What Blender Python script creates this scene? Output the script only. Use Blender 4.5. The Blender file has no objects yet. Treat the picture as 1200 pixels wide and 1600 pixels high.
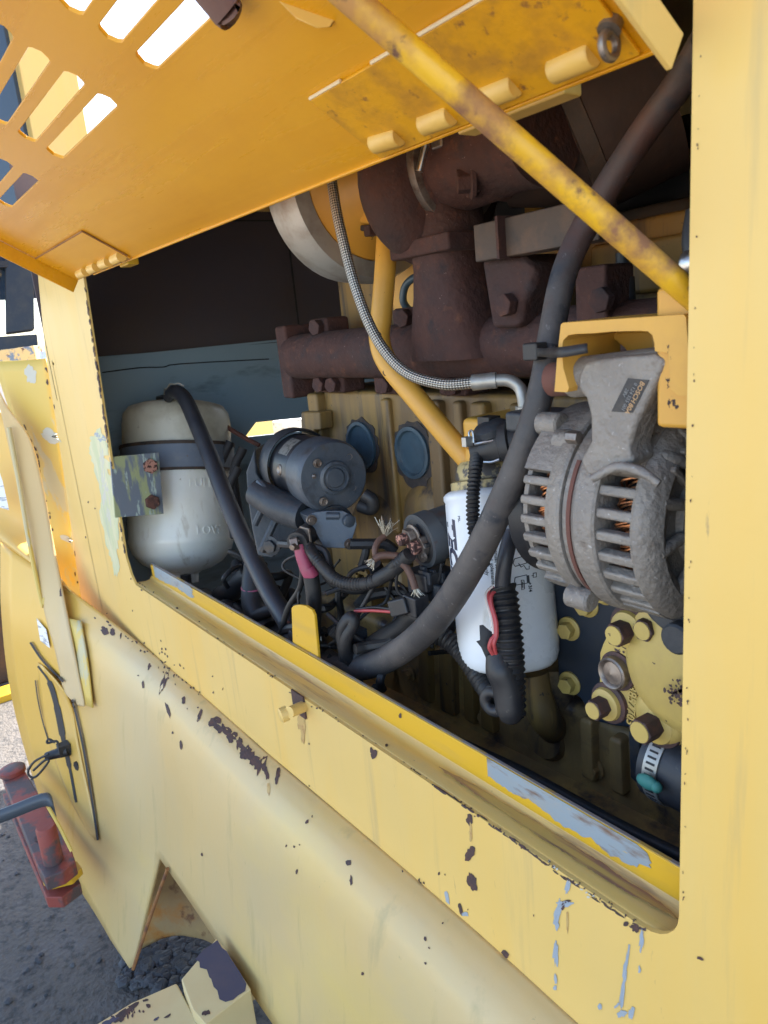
import bpy, bmesh, math, random
from mathutils import Vector, Matrix
from mathutils.bvhtree import BVHTree
from mathutils.geometry import tessellate_polygon
random.seed(7)
SC = bpy.context.scene
COL = SC.collection
V = Vector
# ------------------------------------------------------------------ camera
# world: X along the machine side (right = +), Y into the engine bay, Z up
D1 = V((-865.0, -208.0, 1150.0)).normalized()           # -X seen in camera axes (right, down, forward)
D2 = V((387.0, 4323.0, 1150.0)).normalized()
D2 = (D2 - D1 * D1.dot(D2)).normalized()                # down
D3 = -(D1.cross(D2)).normalized()                       # into the bay
CAM = V((0.0, -0.45, 1.55))
FPX = 1150.0
def ray(px, py):
    c = V(((px - 600.0) / FPX, (py - 800.0) / FPX, 1.0))
    return V((-c.dot(D1), c.dot(D3), -c.dot(D2)))        # world vector with camera depth 1
def pp(px, py, X=None, Y=None, Z=None, z=None):
    r = ray(px, py)
    if X is not None: t = (X - CAM.x) / r.x
    elif Y is not None: t = (Y - CAM.y) / r.y
    elif Z is not None: t = (Z - CAM.z) / r.z
    else: t = z
    return CAM + r * t
def proj(p):
    d = V(p) - CAM; c = -D1 * d.x + D3 * d.y - D2 * d.z
    return 600 + FPX * c.x / c.z, 800 + FPX * c.y / c.z
def sz(px, z): return px * z / FPX
cam_d = bpy.data.cameras.new("camera")
cam = bpy.data.objects.new("camera", cam_d); COL.objects.link(cam)
cr = V((-D1.x, D3.x, -D2.x)); cdn = V((-D1.y, D3.y, -D2.y)); cf = V((-D1.z, D3.z, -D2.z))
m3 = Matrix((cr, -cdn, -cf)).transposed()
cam.matrix_world = Matrix.Translation(CAM) @ m3.to_4x4()
cam_d.sensor_fit = 'VERTICAL'; cam_d.sensor_height = 36.0; cam_d.lens = FPX * 36.0 / 1600.0
cam_d.clip_start = 0.02; cam_d.clip_end = 2000
cam_d.dof.use_dof = True; cam_d.dof.focus_distance = 1.0; cam_d.dof.aperture_fstop = 13.0
SC.camera = cam
# ------------------------------------------------------------------ world, sun, exposure
SUN_TO = V((-0.30, 0.62, 0.74)).normalized()            # towards the sun: behind the machine, to the left
w = bpy.data.worlds.new("World"); SC.world = w; w.use_nodes = True
nt = w.node_tree; nt.nodes.clear()
sky = nt.nodes.new("ShaderNodeTexSky"); sky.sky_type = 'NISHITA'; sky.sun_disc = False
sky.sun_elevation = math.asin(SUN_TO.z); sky.sun_rotation = math.atan2(SUN_TO.x, SUN_TO.y)
sky.dust_density = 1.6; sky.air_density = 1.0
bgn = nt.nodes.new("ShaderNodeBackground"); bgn.inputs[1].default_value = 0.14
wo = nt.nodes.new("ShaderNodeOutputWorld")
nt.links.new(sky.outputs[0], bgn.inputs[0]); nt.links.new(bgn.outputs[0], wo.inputs[0])
sun_d = bpy.data.lights.new("sun", 'SUN'); sun_d.energy = 5.0; sun_d.angle = math.radians(0.5); sun_d.color = (1, 0.95, 0.87)
sun = bpy.data.objects.new("sun", sun_d); COL.objects.link(sun)
sun.rotation_euler = SUN_TO.to_track_quat('Z', 'Y').to_euler(); sun.location = (0, 0, 10)
SC.view_settings.view_transform = 'Standard'; SC.view_settings.look = 'None'
SC.view_settings.gamma = 1.0; SC.view_settings.exposure = 2.2
SC.cycles.max_bounces = 8; SC.cycles.diffuse_bounces = 3; SC.cycles.glossy_bounces = 4
try: SC.cycles.use_denoising = True
except Exception: pass
# ------------------------------------------------------------------ materials
def mat(name, base, rough=0.5, metal=0.0, layers=(), bump=None, bump2=None, xglow=None, coat=0.0, sss=0.0, spec=None, coord='Object'):
    """layers: (colour, scale or (sx,sy,sz), lo, hi, rough or None); noise masks laid over the base colour"""
    m = bpy.data.materials.new(name); m.use_nodes = True
    n = m.node_tree; n.nodes.clear(); L = n.links.new
    out = n.nodes.new("ShaderNodeOutputMaterial"); b = n.nodes.new("ShaderNodeBsdfPrincipled")
    L(b.outputs[0], out.inputs[0])
    tc = n.nodes.new("ShaderNodeTexCoord").outputs[coord]
    cs = None; rs = None
    for i, l in enumerate(layers):
        col, sc, lo, hi = l[:4]; rg = l[4] if len(l) > 4 else None
        if not isinstance(sc, tuple): sc = (sc, sc, sc)
        mp = n.nodes.new("ShaderNodeMapping"); mp.inputs['Scale'].default_value = sc
        mp.inputs['Location'].default_value = (i * 3.7, i * 1.9, i * 5.3)
        L(tc, mp.inputs[0])
        ns = n.nodes.new("ShaderNodeTexNoise"); ns.inputs['Scale'].default_value = 1.0
        ns.inputs['Detail'].default_value = 6; ns.inputs['Roughness'].default_value = 0.62
        L(mp.outputs[0], ns.inputs['Vector'])
        mr = n.nodes.new("ShaderNodeMapRange"); mr.inputs[1].default_value = lo; mr.inputs[2].default_value = hi
        L(ns.outputs[0], mr.inputs[0])
        mx = n.nodes.new("ShaderNodeMix"); mx.data_type = 'RGBA'
        L(mr.outputs[0], mx.inputs[0])
        if cs is None: mx.inputs[6].default_value = (*base, 1)
        else: L(cs, mx.inputs[6])
        mx.inputs[7].default_value = (*col, 1); cs = mx.outputs[2]
        if rg is not None:
            mr2 = n.nodes.new("ShaderNodeMix"); mr2.data_type = 'FLOAT'
            L(mr.outputs[0], mr2.inputs[0])
            if rs is None: mr2.inputs[2].default_value = rough
            else: L(rs, mr2.inputs[2])
            mr2.inputs[3].default_value = rg; rs = mr2.outputs[0]
    if xglow:                                   # warm bounced glow painted into the colour towards one end
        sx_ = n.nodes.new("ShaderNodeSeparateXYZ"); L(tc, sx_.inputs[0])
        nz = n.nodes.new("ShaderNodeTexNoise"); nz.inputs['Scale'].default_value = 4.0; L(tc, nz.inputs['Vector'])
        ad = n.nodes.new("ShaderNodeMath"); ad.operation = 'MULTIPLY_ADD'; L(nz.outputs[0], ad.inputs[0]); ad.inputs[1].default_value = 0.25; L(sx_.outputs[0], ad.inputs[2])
        mr = n.nodes.new("ShaderNodeMapRange"); mr.interpolation_type = 'SMOOTHSTEP'; mr.inputs[1].default_value = xglow[0]; mr.inputs[2].default_value = xglow[1]; L(ad.outputs[0], mr.inputs[0])
        mx = n.nodes.new("ShaderNodeMix"); mx.data_type = 'RGBA'; L(mr.outputs[0], mx.inputs[0]); mx.inputs[6].default_value = (*xglow[2], 1); L(cs, mx.inputs[7]); cs = mx.outputs[2]
    if cs is None: b.inputs['Base Color'].default_value = (*base, 1)
    else: L(cs, b.inputs['Base Color'])
    if rs is None: b.inputs['Roughness'].default_value = rough
    else: L(rs, b.inputs['Roughness'])
    b.inputs['Metallic'].default_value = metal
    if coat: b.inputs['Coat Weight'].default_value = coat; b.inputs['Coat Roughness'].default_value = 0.25
    if sss:
        b.inputs['Subsurface Weight'].default_value = sss; b.inputs['Subsurface Radius'].default_value = (0.02, 0.02, 0.015)
    if spec is not None: b.inputs['Specular IOR Level'].default_value = spec
    if bump:
        ns = n.nodes.new("ShaderNodeTexNoise"); ns.inputs['Scale'].default_value = bump[0]; ns.inputs['Detail'].default_value = 5
        L(tc, ns.inputs['Vector'])
        bp = n.nodes.new("ShaderNodeBump"); bp.inputs['Strength'].default_value = bump[1]; bp.inputs['Distance'].default_value = bump[2]
        L(ns.outputs[0], bp.inputs['Height']); L(bp.outputs[0], b.inputs['Normal'])
        if bump2:
            n2 = n.nodes.new("ShaderNodeTexNoise"); n2.inputs['Scale'].default_value = bump2[0]; n2.inputs['Detail'].default_value = 2
            L(tc, n2.inputs['Vector'])
            b2 = n.nodes.new("ShaderNodeBump"); b2.inputs['Strength'].default_value = bump2[1]; b2.inputs['Distance'].default_value = bump2[2]
            L(n2.outputs[0], b2.inputs['Height']); L(b2.outputs[0], bp.inputs['Normal'])
    return m
RUST = (0.046, 0.0175, 0.0135); DARKRUST = (0.035, 0.018, 0.016); CHIP = (0.055, 0.032, 0.032)
M = {}
M['cream'] = mat('faded_yellow_paint', (0.73, 0.485, 0.142), 0.42, layers=[((0.66, 0.46, 0.17), (1.6, 1.6, 0.6), 0.42, 0.72), ((0.76, 0.46, 0.095), (6, 6, 1.0), 0.5, 0.8), ((0.52, 0.37, 0.15), (30, 30, 1.8), 0.58, 0.78, 0.6), ((0.38, 0.26, 0.12), (110, 110, 16), 0.69, 0.76, 0.7)], bump=(180, 0.08, 0.002), bump2=(4.0, 0.30, 0.02))
M['creamlow'] = mat('weathered_skirt_paint', (0.61, 0.43, 0.185), 0.34, layers=[((0.64, 0.42, 0.135), (1.1, 2.0, 0.7), 0.50, 0.66), ((0.54, 0.42, 0.225), (2.0, 2.0, 0.8), 0.40, 0.68), ((0.66, 0.48, 0.15), (1.2, 3, 2.2), 0.55, 0.8), ((0.42, 0.33, 0.16), (22, 22, 1.6), 0.58, 0.78, 0.55), ((0.33, 0.25, 0.13), (120, 120, 20), 0.69, 0.76, 0.7)], bump=(90, 0.08, 0.003), bump2=(3.0, 0.30, 0.025), xglow=(-1.05, -0.35, (0.70, 0.40, 0.05)))  # golden glow at the far left painted in over the weathering
M['flank'] = mat('flank_paint', (0.66, 0.41, 0.10), 0.30, layers=[((0.58, 0.41, 0.16), (2.2, 2.2, 1.0), 0.42, 0.60), ((0.7, 0.41, 0.06), 4, 0.55, 0.75), ((0.40, 0.28, 0.12), (26, 26, 2.5), 0.62, 0.8)], bump=(80, 0.08, 0.003), bump2=(4.0, 0.35, 0.02))
M['strip'] = mat('patched_post_paint', (0.64, 0.45, 0.10), 0.45, layers=[((0.52, 0.45, 0.25), (7, 7, 3.0), 0.53, 0.56)], bump=(120, 0.08, 0.002))
M['tan'] = mat('inner_post_paint', (0.60, 0.42, 0.19), 0.5, layers=[((0.55, 0.42, 0.25), (3, 3, 1), 0.45, 0.7)], bump=(120, 0.05, 0.002))
M['orangecream'] = mat('fender_paint', (0.70, 0.42, 0.08), 0.32, layers=[((0.66, 0.43, 0.14), (2, 2, 1.2), 0.42, 0.66)])
M['ledge'] = mat('ledge_paint', (0.62, 0.385, 0.10), 0.42, layers=[((0.54, 0.36, 0.15), (3, 25, 20), 0.45, 0.7), ((0.20, 0.10, 0.055), (3.0, 60, 40), 0.60, 0.74, 0.8), ((0.06, 0.035, 0.03), 120, 0.70, 0.74, 0.8)], bump=(200, 0.08, 0.002))
M['lip'] = mat('bright_lip_paint', (0.66, 0.38, 0.022), 0.38, layers=[((0.56, 0.33, 0.05), (6, 40, 40), 0.5, 0.75), ((0.09, 0.05, 0.04), (60, 150, 150), 0.70, 0.74, 0.8)], bump=(220, 0.05, 0.002))
M['bluegrey'] = mat('bare_primer', (0.25, 0.30, 0.335), 0.55, layers=[((0.30, 0.30, 0.28), (20, 60, 60), 0.45, 0.65), ((0.16, 0.095, 0.065), (16, 60, 60), 0.55, 0.68), ((0.55, 0.33, 0.05), (18, 50, 50), 0.62, 0.68)])
M['door'] = mat('hood_paint', (0.74, 0.335, 0.007), 0.25, layers=[((0.66, 0.28, 0.008), (2.0, 22, 22), 0.42, 0.72, 0.34), ((0.76, 0.36, 0.010), 3, 0.45, 0.7), ((0.30, 0.13, 0.03), (4, 70, 70), 0.70, 0.82, 0.6)], bump=(160, 0.12, 0.0012))
M['doorrust'] = mat('mottled_hood_paint', (0.74, 0.35, 0.007), 0.36, layers=[((0.52, 0.24, 0.018), 30, 0.45, 0.65, 0.5), ((0.28, 0.11, 0.025), 95, 0.60, 0.72, 0.7)], bump=(120, 0.25, 0.0015))
M['weld'] = mat('weld_line', (0.72, 0.55, 0.32), 0.5)
M['ledgerust'] = mat('rusting_gutter', (0.25, 0.125, 0.07), 0.7, layers=[((0.47, 0.30, 0.075), (5, 90, 90), 0.42, 0.60), ((0.13, 0.06, 0.045), (9, 120, 120), 0.58, 0.72)], bump=(200, 0.2, 0.001))
M['wornedge'] = mat('worn_steel_edge', (0.28, 0.25, 0.24), 0.5, 0.3, layers=[((0.45, 0.30, 0.08), 30, 0.5, 0.6)])
M['knuckle'] = mat('hinge_paint', (0.72, 0.44, 0.10), 0.4, layers=[((0.6, 0.33, 0.06), 30, 0.5, 0.75)])
M['rod'] = mat('rusted_yellow_rod', (0.74, 0.42, 0.02), 0.35, layers=[((0.62, 0.33, 0.015), 25, 0.45, 0.65), ((0.42, 0.20, 0.05), 16, 0.46, 0.60, 0.7), ((0.24, 0.11, 0.05), (14, 14, 14), 0.54, 0.64, 0.8), ((0.15, 0.07, 0.04), 40, 0.60, 0.68, 0.85)], bump=(60, 0.25, 0.003))
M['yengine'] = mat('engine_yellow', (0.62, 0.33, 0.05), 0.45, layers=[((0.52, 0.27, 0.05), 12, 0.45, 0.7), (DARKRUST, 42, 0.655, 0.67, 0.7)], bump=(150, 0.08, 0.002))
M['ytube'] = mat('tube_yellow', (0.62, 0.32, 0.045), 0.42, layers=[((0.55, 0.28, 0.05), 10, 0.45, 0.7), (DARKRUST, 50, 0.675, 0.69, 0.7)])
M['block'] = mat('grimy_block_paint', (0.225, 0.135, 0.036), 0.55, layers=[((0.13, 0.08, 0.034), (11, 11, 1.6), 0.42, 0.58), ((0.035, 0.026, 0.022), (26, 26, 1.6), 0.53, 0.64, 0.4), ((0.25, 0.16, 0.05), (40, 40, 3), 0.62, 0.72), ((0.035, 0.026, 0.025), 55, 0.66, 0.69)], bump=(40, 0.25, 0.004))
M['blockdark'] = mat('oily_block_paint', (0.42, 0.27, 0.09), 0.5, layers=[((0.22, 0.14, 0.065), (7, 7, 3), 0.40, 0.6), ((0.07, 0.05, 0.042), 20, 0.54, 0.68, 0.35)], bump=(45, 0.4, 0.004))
M['cover'] = mat('cover_paint', (0.50, 0.36, 0.10), 0.42, layers=[((0.42, 0.30, 0.1), 14, 0.45, 0.7), (CHIP, 75, 0.675, 0.69, 0.7)], bump=(120, 0.15, 0.002))
M['rust'] = mat('rusted_cast_iron', RUST, 0.85, layers=[((0.07, 0.026, 0.018), 22, 0.42, 0.64), ((0.042, 0.022, 0.02), 9, 0.48, 0.66), ((0.13, 0.048, 0.024), 34, 0.60, 0.74), ((0.024, 0.015, 0.016), 26, 0.56, 0.70), ((0.26, 0.18, 0.16), 230, 0.67, 0.73)], bump=(120, 0.6, 0.004))
M['rustbolt'] = mat('rusted_bolt', (0.13, 0.055, 0.038), 0.8, layers=[((0.06, 0.03, 0.025), 80, 0.45, 0.6), ((0.40, 0.2, 0.14), 120, 0.62, 0.68)], bump=(200, 0.5, 0.002))
M['rustpink'] = mat('flaking_bolt', (0.45, 0.22, 0.16), 0.8, layers=[((0.05, 0.022, 0.018), 110, 0.47, 0.52)], bump=(200, 0.5, 0.002))
M['rustplate'] = mat('sooty_rusted_sheet', (0.075, 0.042, 0.03), 0.75, layers=[((0.045, 0.03, 0.026), 6, 0.42, 0.65), ((0.14, 0.06, 0.03), 30, 0.60, 0.72)], bump=(60, 0.3, 0.003))
M['bar'] = mat('grimy_steel_bar', (0.065, 0.045, 0.034), 0.7, layers=[((0.11, 0.065, 0.04), 15, 0.5, 0.65), ((0.035, 0.03, 0.028), 30, 0.5, 0.7)], bump=(70, 0.4, 0.003))
M['alu'] = mat('cast_aluminium', (0.265, 0.235, 0.205), 0.6, 0.3, layers=[((0.21, 0.185, 0.165), 20, 0.42, 0.66), ((0.42, 0.40, 0.38), 190, 0.63, 0.70), ((0.13, 0.095, 0.07), 34, 0.60, 0.76)], bump=(170, 0.8, 0.003))
M['alubright'] = mat('machined_aluminium', (0.42, 0.41, 0.38), 0.45, 0.6, layers=[((0.3, 0.27, 0.23), 25, 0.45, 0.7)], bump=(90, 0.2, 0.002))
M['steel'] = mat('bright_steel', (0.55, 0.53, 0.5), 0.3, 0.95, layers=[((0.3, 0.26, 0.22), 50, 0.5, 0.75)])
M['oldsteel'] = mat('dull_steel', (0.26, 0.22, 0.19), 0.45, 0.8, layers=[((0.12, 0.08, 0.06), 60, 0.5, 0.7)])
M['copper'] = mat('copper_wire', (0.50, 0.20, 0.085), 0.42, 0.9, layers=[((0.12, 0.06, 0.04), 160, 0.5, 0.62)])
M['redband'] = mat('rusty_red_band', (0.13, 0.05, 0.036), 0.8, layers=[((0.08, 0.04, 0.03), 60, 0.5, 0.7)])
M['black'] = mat('black_plastic', (0.017, 0.017, 0.02), 0.46, layers=[((0.042, 0.038, 0.035), 20, 0.46, 0.68, 0.65), ((0.09, 0.08, 0.068), 110, 0.66, 0.75, 0.8)], bump=(120, 0.25, 0.001))
M['conduit'] = mat('black_conduit', (0.013, 0.013, 0.015), 0.5, layers=[((0.032, 0.028, 0.025), 16, 0.46, 0.66, 0.7), ((0.075, 0.066, 0.055), 90, 0.64, 0.74, 0.8)], bump=(120, 0.3, 0.001))
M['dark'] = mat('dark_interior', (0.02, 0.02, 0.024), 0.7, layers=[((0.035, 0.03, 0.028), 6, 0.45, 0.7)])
M['insul'] = mat('dark_insulation', (0.085, 0.072, 0.09), 0.85, layers=[((0.10, 0.075, 0.072), 3, 0.4, 0.7)], bump=(120, 0.2, 0.002))
M['rubber'] = mat('dusty_rubber', (0.048, 0.044, 0.045), 0.6, layers=[((0.095, 0.082, 0.076), 10, 0.42, 0.64), ((0.075, 0.036, 0.028), 7, 0.52, 0.66), ((0.03, 0.032, 0.04), 18, 0.56, 0.66, 0.45), ((0.17, 0.155, 0.15), 130, 0.64, 0.74)], bump=(160, 0.35, 0.0015))
M['rubberblue'] = mat('smooth_rubber', (0.024, 0.026, 0.034), 0.44, layers=[((0.045, 0.044, 0.048), 9, 0.45, 0.68, 0.6), ((0.09, 0.085, 0.08), 100, 0.66, 0.75, 0.7)], bump=(140, 0.15, 0.001))
M['tank'] = mat('translucent_tank', (0.84, 0.83, 0.76), 0.28, sss=0.3, layers=[((0.74, 0.73, 0.65), 6, 0.42, 0.7), ((0.42, 0.35, 0.24), (26, 26, 5), 0.57, 0.74, 0.45), ((0.36, 0.30, 0.22), 70, 0.68, 0.75)], bump=(50, 0.06, 0.002))
M['tankcap'] = mat('dusty_tank_top', (0.60, 0.58, 0.48), 0.42, sss=0.15, layers=[((0.40, 0.36, 0.27), 11, 0.45, 0.72), ((0.20, 0.16, 0.12), 40, 0.66, 0.76)], bump=(60, 0.1, 0.002))
M['band'] = mat('blue_grey_strap', (0.155, 0.185, 0.235), 0.55, layers=[((0.20, 0.22, 0.25), 30, 0.5, 0.7), ((0.2, 0.12, 0.07), 60, 0.68, 0.74)], bump=(100, 0.15, 0.002))
M['bracket'] = mat('scraped_bracket_paint', (0.17, 0.195, 0.23), 0.5, layers=[((0.36, 0.39, 0.20), (16, 24, 5.5), 0.50, 0.56), ((0.42, 0.50, 0.44), (30, 55, 14), 0.56, 0.60)], bump=(80, 0.3, 0.002))
M['bulk'] = mat('slate_blue_paint', (0.34, 0.46, 0.55), 0.5, layers=[((0.29, 0.42, 0.52), 4, 0.4, 0.7), ((0.055, 0.08, 0.10), (3, 3, 12), 0.60, 0.8)], bump=(60, 0.08, 0.003))
M['plugblue'] = mat('core_plug_blue', (0.04, 0.07, 0.095), 0.4, layers=[((0.03, 0.045, 0.06), 25, 0.45, 0.7)])
M['navy'] = mat('navy_plate', (0.022, 0.03, 0.045), 0.45, layers=[((0.03, 0.034, 0.042), 15, 0.5, 0.7)])
M['grime'] = mat('baked_grime', (0.03, 0.024, 0.023), 0.8, layers=[((0.06, 0.042, 0.028), 60, 0.5, 0.7)], bump=(150, 0.6, 0.003))
M['starter'] = mat('starter_grey', (0.062, 0.077, 0.098), 0.45, 0.2, layers=[((0.095, 0.106, 0.12), 12, 0.45, 0.66), ((0.045, 0.048, 0.054), 28, 0.54, 0.68), ((0.2, 0.2, 0.2), 170, 0.66, 0.74), ((0.09, 0.07, 0.05), 20, 0.6, 0.75)], bump=(140, 0.2, 0.002))
M['starterdark'] = mat('starter_body_black', (0.016, 0.018, 0.023), 0.35)
M['castdark'] = mat('dark_casting', (0.022, 0.027, 0.035), 0.5, layers=[((0.042, 0.045, 0.05), 16, 0.46, 0.66), ((0.07, 0.05, 0.034), 22, 0.56, 0.7), ((0.16, 0.16, 0.16), 190, 0.68, 0.75)], bump=(90, 0.4, 0.003))
M['relay'] = mat('relay_can', (0.085, 0.092, 0.10), 0.5, 0.3, layers=[((0.11, 0.055, 0.04), 20, 0.56, 0.68)])
M['filter'] = mat('filter_white_enamel', (0.76, 0.79, 0.82), 0.24, layers=[((0.66, 0.68, 0.71), 6, 0.45, 0.7, 0.4), ((0.50, 0.46, 0.38), (30, 30, 4), 0.64, 0.8, 0.5), ((0.30, 0.28, 0.26), 60, 0.70, 0.76)])
M['filtertop'] = mat('grimy_filter_rim', (0.42, 0.33, 0.15), 0.5, layers=[((0.06, 0.05, 0.045), 40, 0.47, 0.56)])
M['print'] = mat('navy_print', (0.012, 0.02, 0.055), 0.4)
M['printblack'] = mat('black_print', (0.02, 0.022, 0.03), 0.4)
M['plate'] = mat('dark_label', (0.025, 0.025, 0.03), 0.4, 0.3, layers=[((0.05, 0.045, 0.043), 90, 0.5, 0.7)])
M['orangeprint'] = mat('orange_print', (0.55, 0.33, 0.16), 0.5)
M['greyprint'] = mat('grey_print', (0.22, 0.22, 0.22), 0.5)
M['silverlabel'] = mat('silver_label', (0.30, 0.30, 0.28), 0.4, 0.5, layers=[((0.12, 0.12, 0.12), (150, 150, 60), 0.52, 0.6)])
M['whitelabel'] = mat('white_sticker', (0.78, 0.76, 0.74), 0.4, layers=[((0.35, 0.35, 0.36), (20, 20, 90), 0.56, 0.6)])
M['pink'] = mat('pink_sleeve', (0.32, 0.05, 0.10), 0.45, layers=[((0.3, 0.08, 0.11), 40, 0.5, 0.7)])
M['redwire'] = mat('red_wire', (0.42, 0.06, 0.06), 0.4)
M['whitewire'] = mat('pale_wire', (0.6, 0.5, 0.45), 0.45)
M['deckyellow'] = mat('sunlit_deck_yellow', (0.18, 0.115, 0.002), 0.6, spec=0.1)
M['wing'] = mat('stained_wing_paint', (0.42, 0.29, 0.12), 0.5, layers=[((0.30, 0.20, 0.10), 4, 0.42, 0.65), ((0.36, 0.15, 0.03), 7, 0.50, 0.62), ((0.14, 0.06, 0.03), 26, 0.58, 0.7)], bump=(60, 0.3, 0.003))
M['halo'] = mat('chip_edge_primer', (0.50, 0.33, 0.12), 0.6, layers=[((0.34, 0.17, 0.06), 60, 0.5, 0.65)])
M['brownwire'] = mat('brown_cable_sleeve', (0.115, 0.058, 0.04), 0.6, layers=[((0.13, 0.07, 0.055), 40, 0.5, 0.7)])
M['strand'] = mat('tinned_strands', (0.55, 0.49, 0.38), 0.4, 0.6)
M['chip'] = mat('bare_metal_chip', CHIP, 0.7, layers=[((0.10, 0.045, 0.035), 90, 0.45, 0.65)], bump=(300, 0.5, 0.001))
M['chipblue'] = mat('old_blue_undercoat', (0.30, 0.345, 0.39), 0.55, layers=[((0.32, 0.36, 0.42), 40, 0.5, 0.7)])
M['chipgreen'] = mat('scraped_green_undercoat', (0.50, 0.52, 0.30), 0.5, layers=[((0.62, 0.58, 0.36), (30, 30, 8), 0.45, 0.6), ((0.42, 0.46, 0.32), (25, 25, 6), 0.55, 0.65)])
M['chippale'] = mat('pale_undercoat', (0.52, 0.50, 0.42), 0.55)
M['chiprust'] = mat('rust_stain', (0.30, 0.13, 0.04), 0.75, layers=[((0.16, 0.07, 0.035), 35, 0.45, 0.65)])
M['chipnavy'] = mat('bare_dark_patch', (0.055, 0.05, 0.085), 0.55, layers=[((0.075, 0.06, 0.085), 12, 0.5, 0.7)])
M['stepcream'] = mat('step_paint', (0.62, 0.50, 0.26), 0.45, layers=[((0.60, 0.42, 0.20), 4, 0.45, 0.7)])
M['asphalt'] = mat('asphalt', (0.094, 0.082, 0.071), 0.85, layers=[((0.11, 0.10, 0.095), 9, 0.48, 0.68), ((0.04, 0.038, 0.037), 38, 0.5, 0.66), ((0.16, 0.155, 0.15), 160, 0.70, 0.76)], bump=(70, 0.9, 0.012))
M['bounce_yard'] = mat('pale_bounce_concrete', (0.36, 0.33, 0.28), 0.85, layers=[((0.28, 0.26, 0.23), 0.7, 0.4, 0.7), ((0.42, 0.39, 0.33), 5, 0.5, 0.7)])
M['stone'] = mat('dark_gravel', (0.05, 0.05, 0.055), 0.8, layers=[((0.10, 0.10, 0.105), 30, 0.5, 0.7)], bump=(60, 0.5, 0.005))
M['glass'] = mat('dark_cab_glass', (0.02, 0.035, 0.06), 0.04, spec=0.8)
M['redsteel'] = mat('worn_red_bar', (0.27, 0.055, 0.04), 0.6, layers=[((0.085, 0.06, 0.062), 13, 0.47, 0.56), ((0.34, 0.09, 0.06), 30, 0.58, 0.7)], bump=(80, 0.3, 0.003))
M['greysteel'] = mat('grey_handle_paint', (0.075, 0.09, 0.11), 0.4)
M['teal'] = mat('teal_residue', (0.05, 0.22, 0.19), 0.6)
M['haze'] = mat('bumper_brown', (0.16, 0.085, 0.07), 0.6)
M['peel'] = mat('peeling_rail_paint', (0.62, 0.46, 0.22), 0.5, layers=[((0.14, 0.20, 0.30), 22, 0.52, 0.55), ((0.13, 0.055, 0.045), 34, 0.58, 0.62)])
# braided steel sleeve: weave from the tube's own UV
def braid_mat():
    m = bpy.data.materials.new('braided_steel'); m.use_nodes = True; n = m.node_tree; L = n.links.new
    b = n.nodes['Principled BSDF']; b.inputs['Metallic'].default_value = 0.75; b.inputs['Roughness'].default_value = 0.38
    uv = n.nodes.new('ShaderNodeUVMap'); sp = n.nodes.new('ShaderNodeSeparateXYZ'); L(uv.outputs[0], sp.inputs[0])
    def math_(op, a, bb):
        k = n.nodes.new('ShaderNodeMath'); k.operation = op
        for i, x in enumerate((a, bb)):
            if x is None: continue
            if isinstance(x, (int, float)): k.inputs[i].default_value = x
            else: L(x, k.inputs[i])
        return k.outputs[0]
    u = math_('MULTIPLY', sp.outputs[0], 2 * math.pi * 7); v = math_('MULTIPLY', sp.outputs[1], 900.0)
    s1 = math_('SINE', math_('ADD', u, v), None); s2 = math_('SINE', math_('SUBTRACT', u, v), None)
    h = math_('MULTIPLY', s1, s2)
    mr = n.nodes.new('ShaderNodeMapRange'); mr.inputs[1].default_value = -0.6; mr.inputs[2].default_value = 0.5; L(h, mr.inputs[0])
    mx = n.nodes.new('ShaderNodeMix'); mx.data_type = 'RGBA'; L(mr.outputs[0], mx.inputs[0])
    mx.inputs[6].default_value = (0.10, 0.09, 0.08, 1); mx.inputs[7].default_value = (0.55, 0.51, 0.45, 1)
    L(mx.outputs[2], b.inputs['Base Color'])
    bp = n.nodes.new('ShaderNodeBump'); bp.inputs['Strength'].default_value = 0.6; bp.inputs['Distance'].default_value = 0.001
    L(h, bp.inputs['Height']); L(bp.outputs[0], b.inputs['Normal'])
    return m
M['braid'] = braid_mat()
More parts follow.
